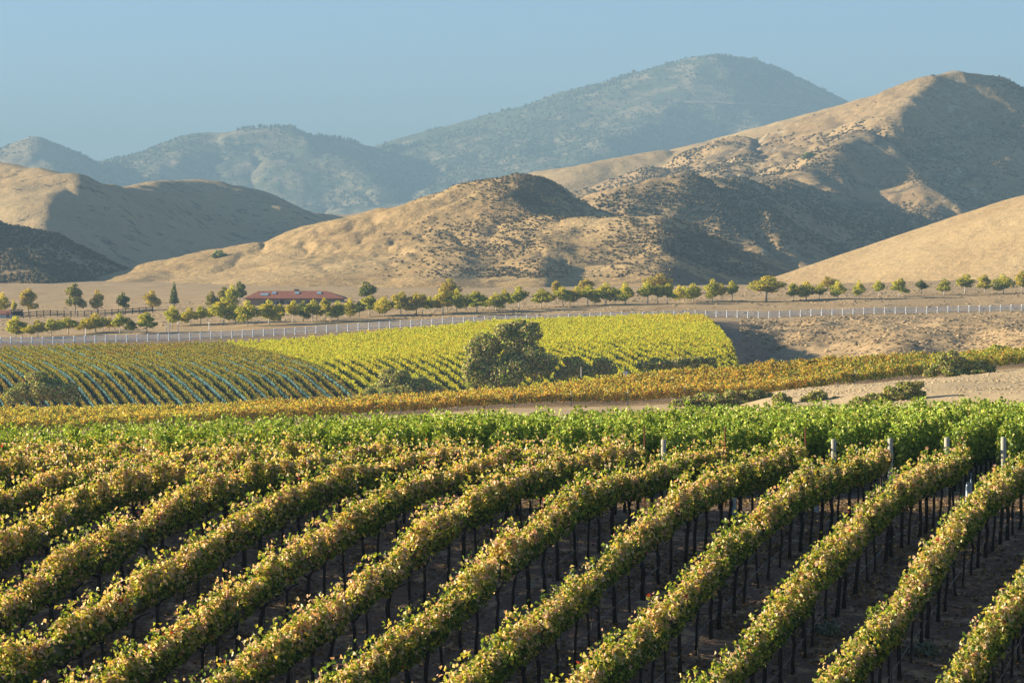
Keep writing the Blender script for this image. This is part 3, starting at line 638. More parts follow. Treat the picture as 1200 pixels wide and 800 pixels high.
for i, x0 in enumerate(row_x0):
    y = np.arange(D_BASE, D_TOP, 2.0)
    xs = x0 + TR * (y - D_BASE) + 0.0001 * (y - D_BASE) ** 2
    fy = 600 + 4.5 + (xs * 0.14)                              # stay clear of the fence road
    ok = mid_ok(xs, y) & (y < 568 + 44 * sstep(-60, 20, xs)) & (600 + F * xs / y > -70) & (600 + F * xs / y < 900)
    if ok.sum() < 4: continue
    y0, y1 = y[ok][0], y[ok][-1]
    netted = -83.5 < x0 < -18.1; hasnet = netted and i % 2 == 0
    pxb = 600 + F * x0 / D_BASE
    cpt = np.array([np.interp((y0 + y1) / 2, y, xs), (y0 + y1) / 2])
    if netted:
        nnet += 1; lab = (f'orange vine row wrapped in teal bird net, {ordinal(nnet)} row from the netted slope left edge' if hasnet else f'bare sided orange vine row between netted rows, {ordinal(nnet)} row from the slope left edge')
        grp = 'teal netted vine rows on the slope'
    else:
        nyel += 1
        if x0 > -18.1 and not first_yel: first_yel = True; nyel = 1
        lab = (f'bright yellow vine row on the left edge slope, {ordinal(nyel)} from the left' if x0 < -50 else f'bright yellow green vine row behind the oak, {ordinal(nyel)} from the netted rows')
        grp = 'yellow vine rows on the slope'
    root = row_thing('vine_row', cpt, lab, 'vine row', grp)
    shade_core = 0.95  # height of the added sun-blocking walls
    def curved(per_m, size, top, bot, half, pal, pf, seed, **kw):
        Vs, Fs, Cs, b = [], [], [], 0
        for a0 in np.arange(y0, y1 - .01, 12.0):
            a1 = min(a0 + 12.0, y1); pA = np.array([np.interp(a0, y, xs), a0]); pB = np.array([np.interp(a1, y, xs), a1]); ln = np.linalg.norm(pB - pA)
            if ln < 0.3: continue
            V, Fq, c = vine_row_geo(pA, (pB - pA) / ln, 0, ln, per_m, size, top, bot, half, pal, pf, seed, **kw); Vs.append(V); Fs.append(Fq + b); Cs.append(c); b += len(V)
        ys_ = np.append(np.arange(y0, y1, 0.8), y1); xs_ = np.interp(ys_, y, xs); g0 = ground_z(xs_, ys_); n_ = len(ys_)     # dark walls added along the wires to block sun and shade the sides
        for sd_ in (-1, 1):
            hh_ = shade_core * (1 + 0.22 * fbm(ys_ / 1.2, ys_ * 0 + i * 2.3, 23, 3)); wv_ = 0.10 * fbm(ys_ / .9, ys_ * 0 + i + 9 * sd_, 24, 2)
            lv_ = [(0.10, 0.13), (hh_ * .55, 0.20), (hh_, 0.08)]
            W_ = np.concatenate([np.stack([xs_ + sd_ * (o_ + wv_) * .96, ys_ + sd_ * (o_ + wv_) * .28, g0 + h_], 1) for h_, o_ in lv_]); q_ = np.arange(n_ - 1)
            Vs.append(W_)
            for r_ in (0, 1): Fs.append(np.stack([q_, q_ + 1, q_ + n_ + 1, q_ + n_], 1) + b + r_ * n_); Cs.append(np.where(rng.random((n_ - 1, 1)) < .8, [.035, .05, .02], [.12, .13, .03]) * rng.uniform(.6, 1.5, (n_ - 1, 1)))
            b += len(W_)
        return np.concatenate(Vs), np.concatenate(Fs), np.concatenate(Cs)
    if netted:
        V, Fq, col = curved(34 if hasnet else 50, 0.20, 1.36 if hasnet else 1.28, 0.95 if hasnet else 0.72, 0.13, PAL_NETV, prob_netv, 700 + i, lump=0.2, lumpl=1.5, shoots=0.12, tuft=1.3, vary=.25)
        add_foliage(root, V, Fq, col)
        ys = np.arange(y0, y1, 0.9); xx = np.interp(ys, y, xs); g_ = ground_z(xx, ys); n = len(ys)
        if n > 2 and hasnet:
            VV = []
            prof = [(-0.34, 0.12), (-0.38, 0.5), (-0.32, 0.8), (-0.24, 1.0), (0.24, 1.0), (0.32, 0.8), (0.38, 0.5), (0.34, 0.12)]
            for q, (o_, h_) in enumerate(prof):
                wob = 0.06 * fbm(ys / 1.1, ys * 0 + q * 3.3 + i, 17, 3)
                VV.append(np.stack([xx + (o_ + wob) * 0.96, ys + (o_ + wob) * 0.28, g_ + h_ + 0.07 * fbm(ys / 1.3, ys * 0 + q + i * 1.9, 18, 3)], 1))
            VV = np.array(VV); idx = np.arange(len(prof) * n).reshape(len(prof), n)
            Fn = np.stack([idx[:-1, :-1], idx[1:, :-1], idx[1:, 1:], idx[:-1, 1:]], -1)[[0, 1, 2, 4, 5, 6]].reshape(-1, 4)      # open along the top
            link('bird_net', mesh_np('bird_net', VV.reshape(-1, 3) - np.array(root.location), Fn, NET, smooth=True), root)
    else:
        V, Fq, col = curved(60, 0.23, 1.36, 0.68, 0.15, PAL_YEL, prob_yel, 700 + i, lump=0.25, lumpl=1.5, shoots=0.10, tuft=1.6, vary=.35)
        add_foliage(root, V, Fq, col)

# ------------------------------------------------------------------ white fence and the lane behind it
FX = [(-60, 406.5), (0, 404.5), (100, 399.5), (200, 395.0), (300, 389.5), (400, 384.8), (500, 381.5), (600, 379.0), (700, 377.2), (850, 375.4), (1000, 373.0), (1100, 371.0), (1200, 367.5), (1270, 365.0)]
def fence_D(px): return 604 + 66 * sstep(0, 1200, np.asarray(px, float))
fence = empty('fence', tuple(G(600, float(fence_D(600)))), 'white post and rail fence running across the valley behind the vineyards', 'fence')
fo = np.array(fence.location)
npost = 100; fpx = np.linspace(-12, 1210, npost)
fpts = [G(p, float(fence_D(p))) for p in fpx]
mpost = MB(); mpost.tube([(0, 0, -.05), (0, 0, 1.44), (0, 0, 1.5)], [.16, .16, .10], 8); mpost = mpost.mesh('post', WHITE)
for p in fpts: link('post', mpost, fence, p - fo)
for hh in (0.42, 0.86, 1.28):
    m = MB()
    for a, b in zip(fpts[:-1], fpts[1:]): m.beam(a - fo + (0, .02, hh), b - fo + (0, .02, hh), .07, .2)
    m.build('rail', WHITE, fence)
m_, n_, o_ = newmat('gravel_lane'); bsdf(n_, o_, ramp(n_, noise(n_, pos(n_), 0.8, 5, .7), [(0.3, (0.17, 0.14, 0.115)), (0.7, (0.27, 0.225, 0.18))]), 0.95)
LANE = m_
pxl = np.arange(-120, 1300, 6.0); VV = []
for off in np.linspace(3, 8, 6):
    dd = fence_D(pxl) + off * sstep(1000, 500, pxl) + 3 * sstep(500, 1000, pxl) * (off / 11); xx = XD(pxl, dd); VV.append(np.stack([xx, dd, ground_z(xx, dd) + 0.05], 1))
VV = np.array(VV); idx = np.arange(VV.shape[0] * VV.shape[1]).reshape(VV.shape[:2])
tag(link('road', mesh_np('road', VV.reshape(-1, 3), np.stack([idx[:-1, :-1], idx[:-1, 1:], idx[1:, 1:], idx[1:, :-1]], -1).reshape(-1, 4), LANE, smooth=True)), kind='structure')

# ------------------------------------------------------------------ trees and bushes
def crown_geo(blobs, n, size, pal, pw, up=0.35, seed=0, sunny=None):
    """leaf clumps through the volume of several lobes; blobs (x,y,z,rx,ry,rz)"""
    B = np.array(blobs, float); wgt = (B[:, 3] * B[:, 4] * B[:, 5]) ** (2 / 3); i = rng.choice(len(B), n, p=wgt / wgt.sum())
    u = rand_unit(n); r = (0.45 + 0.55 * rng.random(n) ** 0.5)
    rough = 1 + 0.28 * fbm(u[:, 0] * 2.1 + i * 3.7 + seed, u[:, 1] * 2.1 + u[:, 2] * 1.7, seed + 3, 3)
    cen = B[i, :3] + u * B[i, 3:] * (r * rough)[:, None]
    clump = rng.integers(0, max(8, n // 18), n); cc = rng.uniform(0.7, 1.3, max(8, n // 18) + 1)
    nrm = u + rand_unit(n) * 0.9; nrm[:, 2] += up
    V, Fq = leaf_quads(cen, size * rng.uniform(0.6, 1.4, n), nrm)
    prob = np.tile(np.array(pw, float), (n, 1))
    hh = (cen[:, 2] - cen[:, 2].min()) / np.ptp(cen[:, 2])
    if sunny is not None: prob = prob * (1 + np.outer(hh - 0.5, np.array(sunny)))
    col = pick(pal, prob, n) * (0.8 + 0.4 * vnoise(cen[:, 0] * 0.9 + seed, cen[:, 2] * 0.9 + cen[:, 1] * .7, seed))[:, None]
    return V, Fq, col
#           yellow-green      green             gold              dull bronze        dark green        olive
PAL_TREE = [(0.56,0.55,0.07), (0.24,0.32,0.05), (0.64,0.50,0.08), (0.44,0.31,0.12), (0.07,0.10,0.03), (0.30,0.26,0.12)]
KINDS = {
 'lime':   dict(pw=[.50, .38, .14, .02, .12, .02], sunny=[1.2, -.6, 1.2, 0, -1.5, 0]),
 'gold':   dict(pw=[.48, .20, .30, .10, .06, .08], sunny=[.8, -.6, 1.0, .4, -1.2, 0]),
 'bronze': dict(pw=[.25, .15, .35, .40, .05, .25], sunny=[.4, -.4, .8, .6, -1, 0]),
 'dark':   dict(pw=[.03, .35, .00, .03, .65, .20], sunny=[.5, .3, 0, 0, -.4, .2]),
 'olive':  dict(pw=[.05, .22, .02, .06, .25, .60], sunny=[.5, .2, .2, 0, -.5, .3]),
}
TM = {}
def tree_meshes(kind, v, bark):
    key = (kind, v)
    if key in TM: return TM[key]
    rs = np.random.default_rng(hash2(np.array([v * 7 + len(kind)]), np.array([3]), 5).view(np.int64)[0] % 10000)
    bl = [(0, 0, 4.3, 1.4, 1.4, 1.7)]
    for q in range(8):
        a = q * 0.79 + rs.uniform(-.4, .4); rr = rs.uniform(.7, 1.7); z = rs.uniform(2.0, 5.8); s = rs.uniform(.7, 1.45) * (1.1 - .08 * abs(z - 4))
        bl.append((rr * math.cos(a) * (1.25 - .1 * z), rr * math.sin(a) * (1.25 - .1 * z), z, s, s, s * .85))
    bl.append((rs.uniform(-.3, .3), rs.uniform(-.3, .3), 6.2, .75, .75, 1.0))
    V, Fq, col = crown_geo(bl, 2300, 0.34, PAL_TREE, seed=v + 3, **KINDS[kind])
    V = V * np.array([1, 1, 1.0])
    cm = mesh_np('crown', V, Fq, TREELEAF, col)
    m = MB(); m.tube([(0, 0, -.2), (.03, .02, 1.0), (0, .05, 2.2), (.05, 0, 4.6)], [.14, .11, .09, .05], 8)
    for q in range(5):
        a = q * 1.26 + rs.uniform(-.3, .3); z0 = rs.uniform(1.9, 3.0)
        m.tube([(0, 0.03, z0), (.55 * math.cos(a), .55 * math.sin(a), z0 + .8), (1.05 * math.cos(a), 1.05 * math.sin(a), z0 + 1.9)], [.07, .05, .025], 5)
    TM[key] = (cm, m.mesh('trunk', bark, True)); return TM[key]
def tree(px, D, hpx, wpx, kind, label, name='tree', cat='tree', group=None, bark=None, base=None):
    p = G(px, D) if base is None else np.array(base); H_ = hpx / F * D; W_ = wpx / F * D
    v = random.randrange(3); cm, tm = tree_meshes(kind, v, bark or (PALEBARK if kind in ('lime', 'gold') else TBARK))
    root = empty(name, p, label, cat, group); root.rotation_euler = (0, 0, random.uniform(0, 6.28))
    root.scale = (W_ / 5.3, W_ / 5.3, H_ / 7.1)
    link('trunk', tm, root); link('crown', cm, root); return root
def bush(name, label, blobs, n, size, kind, base, cat='bush', group=None, trunk=None, pw=None):
    root = empty(name, base, label, cat, group); kd = dict(KINDS[kind])
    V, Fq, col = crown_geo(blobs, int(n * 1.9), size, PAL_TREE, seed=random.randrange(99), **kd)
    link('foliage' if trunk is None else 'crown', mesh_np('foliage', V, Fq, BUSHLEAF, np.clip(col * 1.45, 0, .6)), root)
    m = MB()
    if trunk is None:
        for q in range(6):
            b = blobs[q % len(blobs)]; m.tube([(b[0] * .4, b[1] * .4, -.1), (b[0] * .7, b[1] * .7, b[2] * .6), (b[0], b[1], b[2])], [.10, .07, .03], 5)
        m.build('stem', TBARK, root)
    else:
        m.tube([(0, 0, -.2), (.1, 0, trunk * .5), (0, .1, trunk)], [.5, .4, .3], 9)
        for b in blobs[::8]: m.tube([(0, .1, trunk * .8), (b[0] * .6, b[1] * .6, (trunk + b[2]) * .5), (b[0], b[1], b[2])], [.24, .15, .05], 6)
        m.build('trunk', TBARK, root)
    return root
def blobs_px(base, D, items):
    """lobes given as (px, py, rx px, rz px, depth offset m) at distance D, relative to base"""
    out = []; rs = random.Random(int(items[0][0]))
    for px, py, rx, rz, dy in items:
        p = P(px, py, D); out.append((p[0] - base[0], dy, p[2] - base[2], rx / F * D * .8, rx / F * D * .7, rz / F * D * .8))
        for q in range(7):
            a = rs.uniform(0, 6.28); e_ = rs.uniform(-.2, 1.2); f_ = rs.uniform(.28, .5); k_ = .82
            out.append((out[-1 - q][0] + rx / F * D * k_ * math.cos(a) * math.cos(e_), dy + rx / F * D * .8 * k_ * math.sin(a) * math.cos(e_), out[-1 - q][2] + rz / F * D * k_ * math.sin(e_), rx / F * D * f_, rx / F * D * f_, rz / F * D * f_))
    return out

# big oak in front of the yellow rows, and the bushes along the foot of the slope
D_ = 418; b_ = G(597, D_)
bush('oak_tree', 'big dull olive oak standing in front of the yellow vine slope', blobs_px(b_, D_, [(566, 415, 22, 20, 0), (556, 438, 20, 20, -1), (600, 404, 26, 24, 0), (616, 398, 20, 20, 1), (598, 388, 15, 10, 0), (590, 440, 30, 22, -2), (632, 432, 22, 16, 0), (614, 425, 26, 22, -1), (577, 404, 14, 12, 1), (625, 384, 10, 6, 0)]), 11000, 0.34, 'olive', b_, 'oak tree', trunk=2.4)
D_ = 414; b_ = G(470, D_)
bush('bush', 'broad grey olive bush left of the big oak, dark on its right', blobs_px(b_, D_, [(462, 447, 17, 16, 0), (445, 457, 18, 12, 0), (485, 455, 20, 13, 0), (505, 459, 15, 9, 0), (432, 464, 12, 8, -1), (470, 460, 22, 12, -2)]), 5000, 0.30, 'olive', b_)
D_ = 416; b_ = G(672, D_)
bush('bush', 'round dark bush just right of the big oak', blobs_px(b_, D_, [(672, 429, 12, 11, 0), (664, 437, 10, 8, 0), (682, 435, 9, 7, 0), (655, 441, 8, 5, 0)]), 2000, 0.28, 'olive', b_)
b_ = G(705, D_)
bush('bush', 'low dark bush beside the small white sign at the slope foot', blobs_px(b_, D_, [(702, 431, 12, 10, 0), (714, 434, 10, 8, 0), (692, 436, 9, 6, 0)]), 2000, 0.28, 'olive', b_)
b_ = G(792, D_)
bush('hedge', 'long low grey green hedge at the foot of the yellow slope', blobs_px(b_, D_, [(757, 430, 10, 6, 0), (775, 427, 14, 8, 0), (795, 426, 14, 8, 0), (815, 425, 12, 7, 0), (832, 424, 9, 5, 0)]), 2600, 0.28, 'olive', b_, 'hedge')
D_ = 405; b_ = G(46, D_)
bush('bush', 'large dome shaped olive bush below the netted rows at the left', blobs_px(b_, D_, [(48, 456, 24, 18, 0), (24, 462, 18, 13, 0), (72, 460, 18, 14, 0), (46, 446, 16, 10, 0), (14, 468, 10, 7, 0), (84, 466, 8, 9, 0)]), 5200, 0.30, 'olive', b_)
D_ = 305; b_ = G(1120, D_)
bush('bush', 'grey olive bush sprawling over the front edge of the orange rows', blobs_px(b_, D_, [(1114, 424, 13, 12, 0), (1128, 428, 12, 9, 0), (1146, 430, 12, 7, 0), (1100, 432, 11, 8, 0), (1160, 434, 8, 6, 0), (1090, 438, 8, 6, 0), (1115, 436, 16, 7, -.5), (1140, 437, 14, 6, -.5)]), 3600, 0.22, 'olive', b_)
D_ = 228; b_ = G(1050, D_)
bush('bush', 'spreading dark bush on the pale dry grass beyond the green block', blobs_px(b_, D_, [(1066, 455, 15, 10, 0), (1050, 464, 20, 10, 0), (1076, 464, 10, 8, 0), (1028, 468, 16, 8, 0), (1008, 471, 12, 6, 0), (1060, 472, 22, 8, 0), (1035, 475, 20, 7, 0), (1010, 477, 14, 6, 0)]), 5200, 0.16, 'olive', b_)
for (px, py, rx, rz, lab) in ((916, 468, 10, 7, 'small dark bush standing left of the pale grass slope'), (955, 466, 13, 9, 'rounded dark green bush on the lower edge of the pale grass'), (1129, 469, 10, 5, 'tiny olive shrub peeping above the green rows below the pale grass'), (980, 470, 8, 5, 'tiny dark shrub right of the rounded bush below the pale grass')):
    D_ = 238 if px < 1000 else 226; b_ = G(px, D_); bush('bush', lab, blobs_px(b_, D_, [(px, py, rx, rz, 0), (px - rx * .6, py + 3, rx * .7, rz * .7, 0), (px + rx * .7, py + 2, rx * .6, rz * .7, 0), (px, py + 6, rx * 1.1, rz * .9, 0), (px - rx * .5, py + 9, rx * .9, rz * .7, 0), (px + rx * .5, py + 9, rx * .9, rz * .7, 0)]), 2200, 0.16, 'olive', b_)
D_ = 262; b_ = G(850, D_)
bush('hedge', 'dark green scrubby hedge between the orange rows and the green block', blobs_px(b_, D_, [(812, 471, 16, 6, 0), (835, 467, 17, 8, 0), (858, 466, 16, 8, 0), (880, 465, 15, 8, 0), (898, 466, 9, 6, 0), (795, 473, 10, 4, 0), (820, 475, 20, 6, 0), (850, 474, 20, 7, 0), (885, 473, 18, 7, 0)]), 5600, 0.2, 'olive', b_, 'hedge')
D_ = 352; b_ = G(1172, D_)
bush('bush', 'pale yellowish bush on the crest above the orange rows', blobs_px(b_, D_, [(1170, 409, 9, 5, 0), (1180, 410, 7, 4, 0), (1160, 411, 6, 3, 0)]), 900, 0.24, 'gold', b_)

# line of small trees behind the lane: (column, base row, height, width, kind)
TREES = [(18,396,30,24,'lime'),(34,397,22,18,'gold'),(44,396,27,18,'gold'),(60,394,25,22,'lime'),(80,392,27,26,'gold'),(112,390,27,27,'gold'),(128,387,18,12,'bronze'),(140,392,30,20,'lime'),(172,390,28,22,'lime'),(202,382,30,20,'lime'),(222,382,26,18,'gold'),(235,380,28,16,'lime'),(262,380,34,26,'lime'),(290,382,31,22,'lime'),(315,381,30,24,'lime'),(343,379,29,19,'gold'),(366,378,30,20,'lime'),(381,377,28,15,'gold'),(396,376,26,20,'lime'),
 (410,375,26,16,'gold'),(433,370,28,24,'lime'),(450,371,28,22,'gold'),(470,371,30,24,'gold'),(488,370,32,22,'bronze'),(503,369,26,14,'lime'),(519,369,36,26,'gold'),(535,366,28,16,'lime'),(559,366,28,25,'lime'),(581,365,26,17,'lime'),(592,365,28,14,'gold'),(608,364,29,21,'lime'),(634,361,26,22,'lime'),(660,359,26,22,'lime'),(676,358,26,16,'gold'),(689,359,30,24,'lime'),(710,357,26,22,'lime'),(733,357,26,20,'lime'),(759,357,32,26,'lime'),(782,356,26,20,'lime'),(796,355,22,14,'gold'),(812,354,26,22,'lime'),(835,354,28,18,'lime'),(846,354,26,14,'gold'),(858,353,26,16,'lime'),
 (898,353,33,44,'gold'),(930,352,24,16,'lime'),(945,352,26,24,'gold'),(960,352,22,18,'lime'),(982,351,24,18,'lime'),(1007,350,23,14,'lime'),(1030,348,20,16,'lime'),(1054,349,27,20,'lime'),(1080,345,20,15,'dark'),(1106,347,22,16,'lime'),(1131,345,26,24,'lime'),(1154,344,22,18,'gold'),(1176,344,26,22,'lime'),(1197,343,26,18,'gold')]
adj = {'lime': 'yellow green', 'gold': 'golden', 'bronze': 'bronze brown', 'dark': 'dark green'}
def tree_D(px, base):
    d = np.arange(612, 845, 1.0); z = ground_z(XD(px, d), d); yy = PYC - F * np.tan(np.arctan2(z, d) - PITCH)
    ok = np.where(yy <= base)[0]; return float(d[ok[0]]) if len(ok) else 760.0
TREES.sort(); more = []
for (p0, b0, h0, w0, k0), (p1, b1, h1, w1, k1) in zip(TREES[:-1], TREES[1:]):
    if p1 - p0 > 14 and p1 < 900 and random.random() < .75: more.append((round((p0 + p1) / 2 + random.uniform(-3, 3)), (b0 + b1) / 2 - random.uniform(0, 3), (h0 + h1) / 2 * random.uniform(.65, .9), (w0 + w1) / 2 * random.uniform(.6, .85), random.choice(['lime', 'lime', 'gold', 'dark'])))
TREES = sorted(TREES + more)
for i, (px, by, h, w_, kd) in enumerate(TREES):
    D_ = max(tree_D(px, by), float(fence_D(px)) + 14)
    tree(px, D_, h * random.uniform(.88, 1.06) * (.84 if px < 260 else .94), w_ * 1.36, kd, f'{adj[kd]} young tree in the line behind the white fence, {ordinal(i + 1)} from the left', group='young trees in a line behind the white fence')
EXTRA = [(3,371,28,18,'gold','golden tree at the left edge above the small white shed'),(16,371,20,9,'gold','narrow pale gold tree right of the edge tree above the white shed'),(33,370,32,24,'bronze','tall thin brownish tree behind the dark rail fence near the shed'),
 (88,368,36,26,'olive','open crowned olive tree standing tallest along the dark rail fence'),(114,367,28,18,'bronze','thin dark branched tree right of the tallest one on the rail fence'),(144,365,23,17,'dark','small round dark tree near the right end of the rail fence'),(178,364,24,22,'bronze','brownish spreading tree right of the rail fence end'),
 (281,357,27,18,'dark','dark green tree rising behind the left end of the red roof'),(262,362,26,22,'olive','olive tree crown left of the red roofed house'),(248,366,22,18,'olive','low olive tree two places left of the red roofed house'),(272,366,28,22,'lime','fresh green tree directly left of the red roofed house'),(430,357,26,30,'dark','round dark evergreen tree right of the red roofed house'),
 (527,352,26,28,'bronze','hazy bronze tree rising behind the tree line below the tan hill'),(773,345,24,40,'bronze','faint brown tree clump behind the line below the shaded hill'),(687,347,20,22,'bronze','faint brown tree behind the line below the dark pocket'),(970,340,16,24,'bronze','faded brown tree behind the line at the smooth hill foot'),(652,349,20,14,'bronze','thin faded tree behind the line under the dark pocket')]
for px, by, h, w_, kd, lab in EXTRA: tree(px, max(tree_D(px, by), 770), h, w_ * 1.1, kd, lab)
# conifer
b_ = G(204, 800); H_ = 30 / F * 800
root = empty('conifer_tree', b_, 'slim dark conifer standing behind the tree line left of the house', 'conifer')
bl = [(0, 0, H_ * (0.25 + .08 * q), 1.5 * (1 - q * .095), 1.5 * (1 - q * .095), .55) for q in range(10)]
V, Fq, col = crown_geo(bl, 1500, .3, PAL_TREE, seed=4, **KINDS['dark']); link('crown', mesh_np('crown', V, Fq, BUSHLEAF, col), root)
m = MB(); m.tube([(0, 0, -.1), (0, 0, H_ * .6), (0, 0, H_)], [.18, .1, .02], 7); m.build('trunk', TBARK, root)
# lone trees on the hills
for px, py, hn, rx, lab, kd in ((257, 299, 'central_hill', 10, 'lone dark tree on the skyline of the tan hill at the left', 'dark'), (948, 183, 'brush_hill', 9, 'green tree clump high on the shaded ridge of the brushy hill', 'dark')):
    b_ = hit(hn, px, py + 3); D_ = b_[1]; bush('tree', lab, blobs_px(b_, D_, [(px, py - 1, rx * .6, 3.5, 0), (px - rx * .5, py + 1, rx * .45, 2.6, 0), (px + rx * .5, py + 1, rx * .5, 2.4, 0)]), 900, .8, kd, b_, 'tree')

# ------------------------------------------------------------------ red roofed house
def roof_mat():
    m, n, out = newmat('red_roof_tile'); p = pos(n)
    wv = N(n, 'ShaderNodeTexWave'); wv.inputs['Scale'].default_value = 1.6; n.links.new(p, wv.inputs[0])
    f = noise(n, p, 1.2, 5); bsdf(n, out, ramp(n, f, [(0.3, (0.20, 0.075, 0.05)), (0.7, (0.30, 0.12, 0.078))]), 0.8, wv.outputs['Fac'], 0.6, 0.08); return m
ROOF = roof_mat(); WALLT = plain('tan_wall', (0.30, 0.22, 0.16), 0.8); GLASS = plain('dark_glass', (0.03, 0.04, 0.06), 0.1, spec=0.6); WALLW = plain('white_wall', (0.6, 0.62, 0.64), 0.8); SKYL = plain('skylight_glass', (0.30, 0.42, 0.5), 0.15, spec=0.6)
DH = 800.0; hb = G(345, DH); house = empty('house', hb, 'long low house with a red tile hipped roof behind the trees', 'house')
ze = P(345, 349.5, DH)[2] - hb[2]; zr = P(345, 341.2, DH)[2] - hb[2]; xl, xr = XD(285, DH) - hb[0], XD(404.5, DH) - hb[0]; rl, rr_ = XD(301, DH) - hb[0], XD(382, DH) - hb[0]
m = MB(); ww = 5.2; m.box(((xl + xr) / 2, ww, (ze - 0.5) / 2), (xr - xl - 1.6, 2 * ww - 1.6, ze + .5)); wall = m.build('wall', WALLT, house)
m = MB(); v = [(xl, 0, ze), (xr, 0, ze), (xr, 2 * ww, ze), (xl, 2 * ww, ze), (rl, ww, zr), (rr_, ww, zr)]; v2 = [(a, b, c - .22) for a, b, c in v[:4]]
m.add(v + v2, [(0, 1, 5, 4), (1, 2, 5), (2, 3, 4, 5), (3, 0, 4), (0, 6, 7, 1), (1, 7, 8, 2), (2, 8, 9, 3), (3, 9, 6, 0), (9, 8, 7, 6)])
roof = m.build('roof', ROOF, house)
sl = (zr - ze) / ww
for px in (309, 320, 347, 373):
    y0 = 2.6 if px == 309 else 3.6; w2 = 1.1 if px == 309 else .6; x = XD(px, DH) - hb[0]; m = MB()
    q = [(x - w2, y0 - .7, ze + sl * (y0 - .7)), (x + w2, y0 - .7, ze + sl * (y0 - .7)), (x + w2, y0 + .7, ze + sl * (y0 + .7)), (x - w2, y0 + .7, ze + sl * (y0 + .7))]
    m.add([(a, b, c + .14) for a, b, c in q] + [(a, b, c + .01) for a, b, c in q], [(0, 1, 2, 3), (0, 4, 5, 1), (1, 5, 6, 2), (2, 6, 7, 3), (3, 7, 4, 0)]); m.build('skylight', SKYL, roof)
m = MB(); m.box((XD(346, DH) - hb[0], ww + .3, zr + .15), (1.4, .7, .7)); m.build('chimney', WALLT, roof)
for px, wd_ in ((312, 1.6), (325, 1.0), (338, 1.0), (360, 1.4), (378, 1.2), (395, 1.2)):
    x = XD(px, DH) - hb[0]; f_ = MB(); f_.box((x, .785, ze - 1.35), (wd_ + .2, .05, 1.5)); f_ = f_.build('window', WALLW, house); m = MB(); m.box((x, .755, ze - 1.35), (wd_, .03, 1.3)); m.build('pane', GLASS, f_)
m = MB(); m.box((XD(330, DH) - hb[0], .78, ze - 1.6), (1.0, .06, 2.3)); m.build('door', DARKWOOD, house)
# small white shed with a red roof at the left edge, dark shed beside it
DS = 790.0; sb = G(3, DS); z0 = sb[2]; shed = empty('shed', sb, 'small white walled shed with a red roof at the left edge', 'shed')
xl, xr = -5.0, XD(13, DS) - sb[0]; zt = P(0, 367.6, DS)[2] - z0
m = MB(); m.box(((xl + xr) / 2, 2, (zt - .3) / 2), (xr - xl - .5, 4, zt + .3)); m.build('wall', WALLW, shed)
m = MB(); v = [(xl, -.5, zt), (xr, -.5, zt), (xr, 4.5, zt), (xl, 4.5, zt), (xl + .6, 2, zt + 1.0), (xr - .6, 2, zt + 1.0)]; v2 = [(a, b, c - .18) for a, b, c in v[:4]]
m.add(v + v2, [(0, 1, 5, 4), (1, 2, 5), (2, 3, 4, 5), (3, 0, 4), (0, 6, 7, 1), (1, 7, 8, 2), (2, 8, 9, 3), (3, 9, 6, 0), (9, 8, 7, 6)]); m.build('roof', ROOF, shed)
m = MB(); m.box((XD(9, DS) - sb[0], -.02, .8), (.8, .04, 1.7)); m.build('door', GLASS, shed)
sb = G(20, DS + 4); sh2 = empty('shed', sb, 'low dark timber lean to between the white shed and the rail fence', 'shed')
m = MB(); 
for x in (-1.3, 1.3):
    for y in (-1, 1): m.box((x, y, .9), (.15, .15, 1.9))
m.build('post', DARKWOOD, sh2)
m = MB(); m.box((0, 1.0, 1.0), (2.5, .08, 1.4)); m.build('back_wall', DARKWOOD, sh2)
m = MB(); m.box((0, 0, 1.95), (3.1, 2.6, .18)); m.build('roof', DARKWOOD, sh2)
# dark ranch rail fence
rf_ = empty('fence', G(100, 775), 'dark wooden three rail ranch fence left of the house trees', 'fence'); fo = np.array(rf_.location)
rp = [G(p, 775 + 6 * math.sin(p / 30)) for p in np.arange(27, 186, 8.0)]
mp_ = MB(); mp_.box((0, 0, .85), (.2, .2, 1.9)); mp_ = mp_.mesh('post', DARKWOOD)
for p in rp: link('post', mp_, rf_, p - fo)
for hh in (.45, .95, 1.5):
    m = MB()
    for a, b in zip(rp[:-1], rp[1:]): m.beam(a - fo + (0, 0, hh), b - fo + (0, 0, hh), .07, .2)
    m.build('rail', DARKWOOD, rf_)
# white stakes along the tree line, the little white sign and its stake
sm = MB(); sm.tube([(0, 0, -.1), (0, 0, 2.3)], .09, 8); sm.box((0, 0, 2.33), (.2, .2, .06)); sm = sm.mesh('post', WHITE)
for px, D_, lab in ((195, 640, 'white post behind the fence, left one of a pair left of the conifer'), (199, 640, 'white post behind the fence, right one of a pair left of the conifer'), (208.5, 642, 'single white post behind the fence below the conifer'), (245, 640, 'tall white post behind the fence left of the house'), (100, 622, 'white post behind the fence below the golden trees at the left')):
    o = link('marker_post', sm, None, G(px, D_)); tag(o, lab, 'post', 'white posts behind the fence')
b_ = G(733, 417); b_[2] = P(733, 440.5, 417)[2] - .1; sg = empty('sign', b_, 'small white rounded sign on a post at the foot of the yellow rows', 'sign')
m = MB(); m.tube([(0, 0, -.5), (0, 0, .3)], .05, 8); m.build('post', POSTW, sg)
m = MB(); ring = [(.42 * math.cos(t), .34 * math.sin(t)) for t in np.linspace(0, 6.283, 14, endpoint=False)]; v = [(x, -.05, .5 + z) for x, z in ring] + [(x, .05, .5 + z) for x, z in ring]
m.add(v, [tuple(range(14)), tuple(range(27, 13, -1))] + [(i, 14 + i, 14 + (i + 1) % 14, (i + 1) % 14) for i in range(14)]); m.build('board', WHITE, sg)
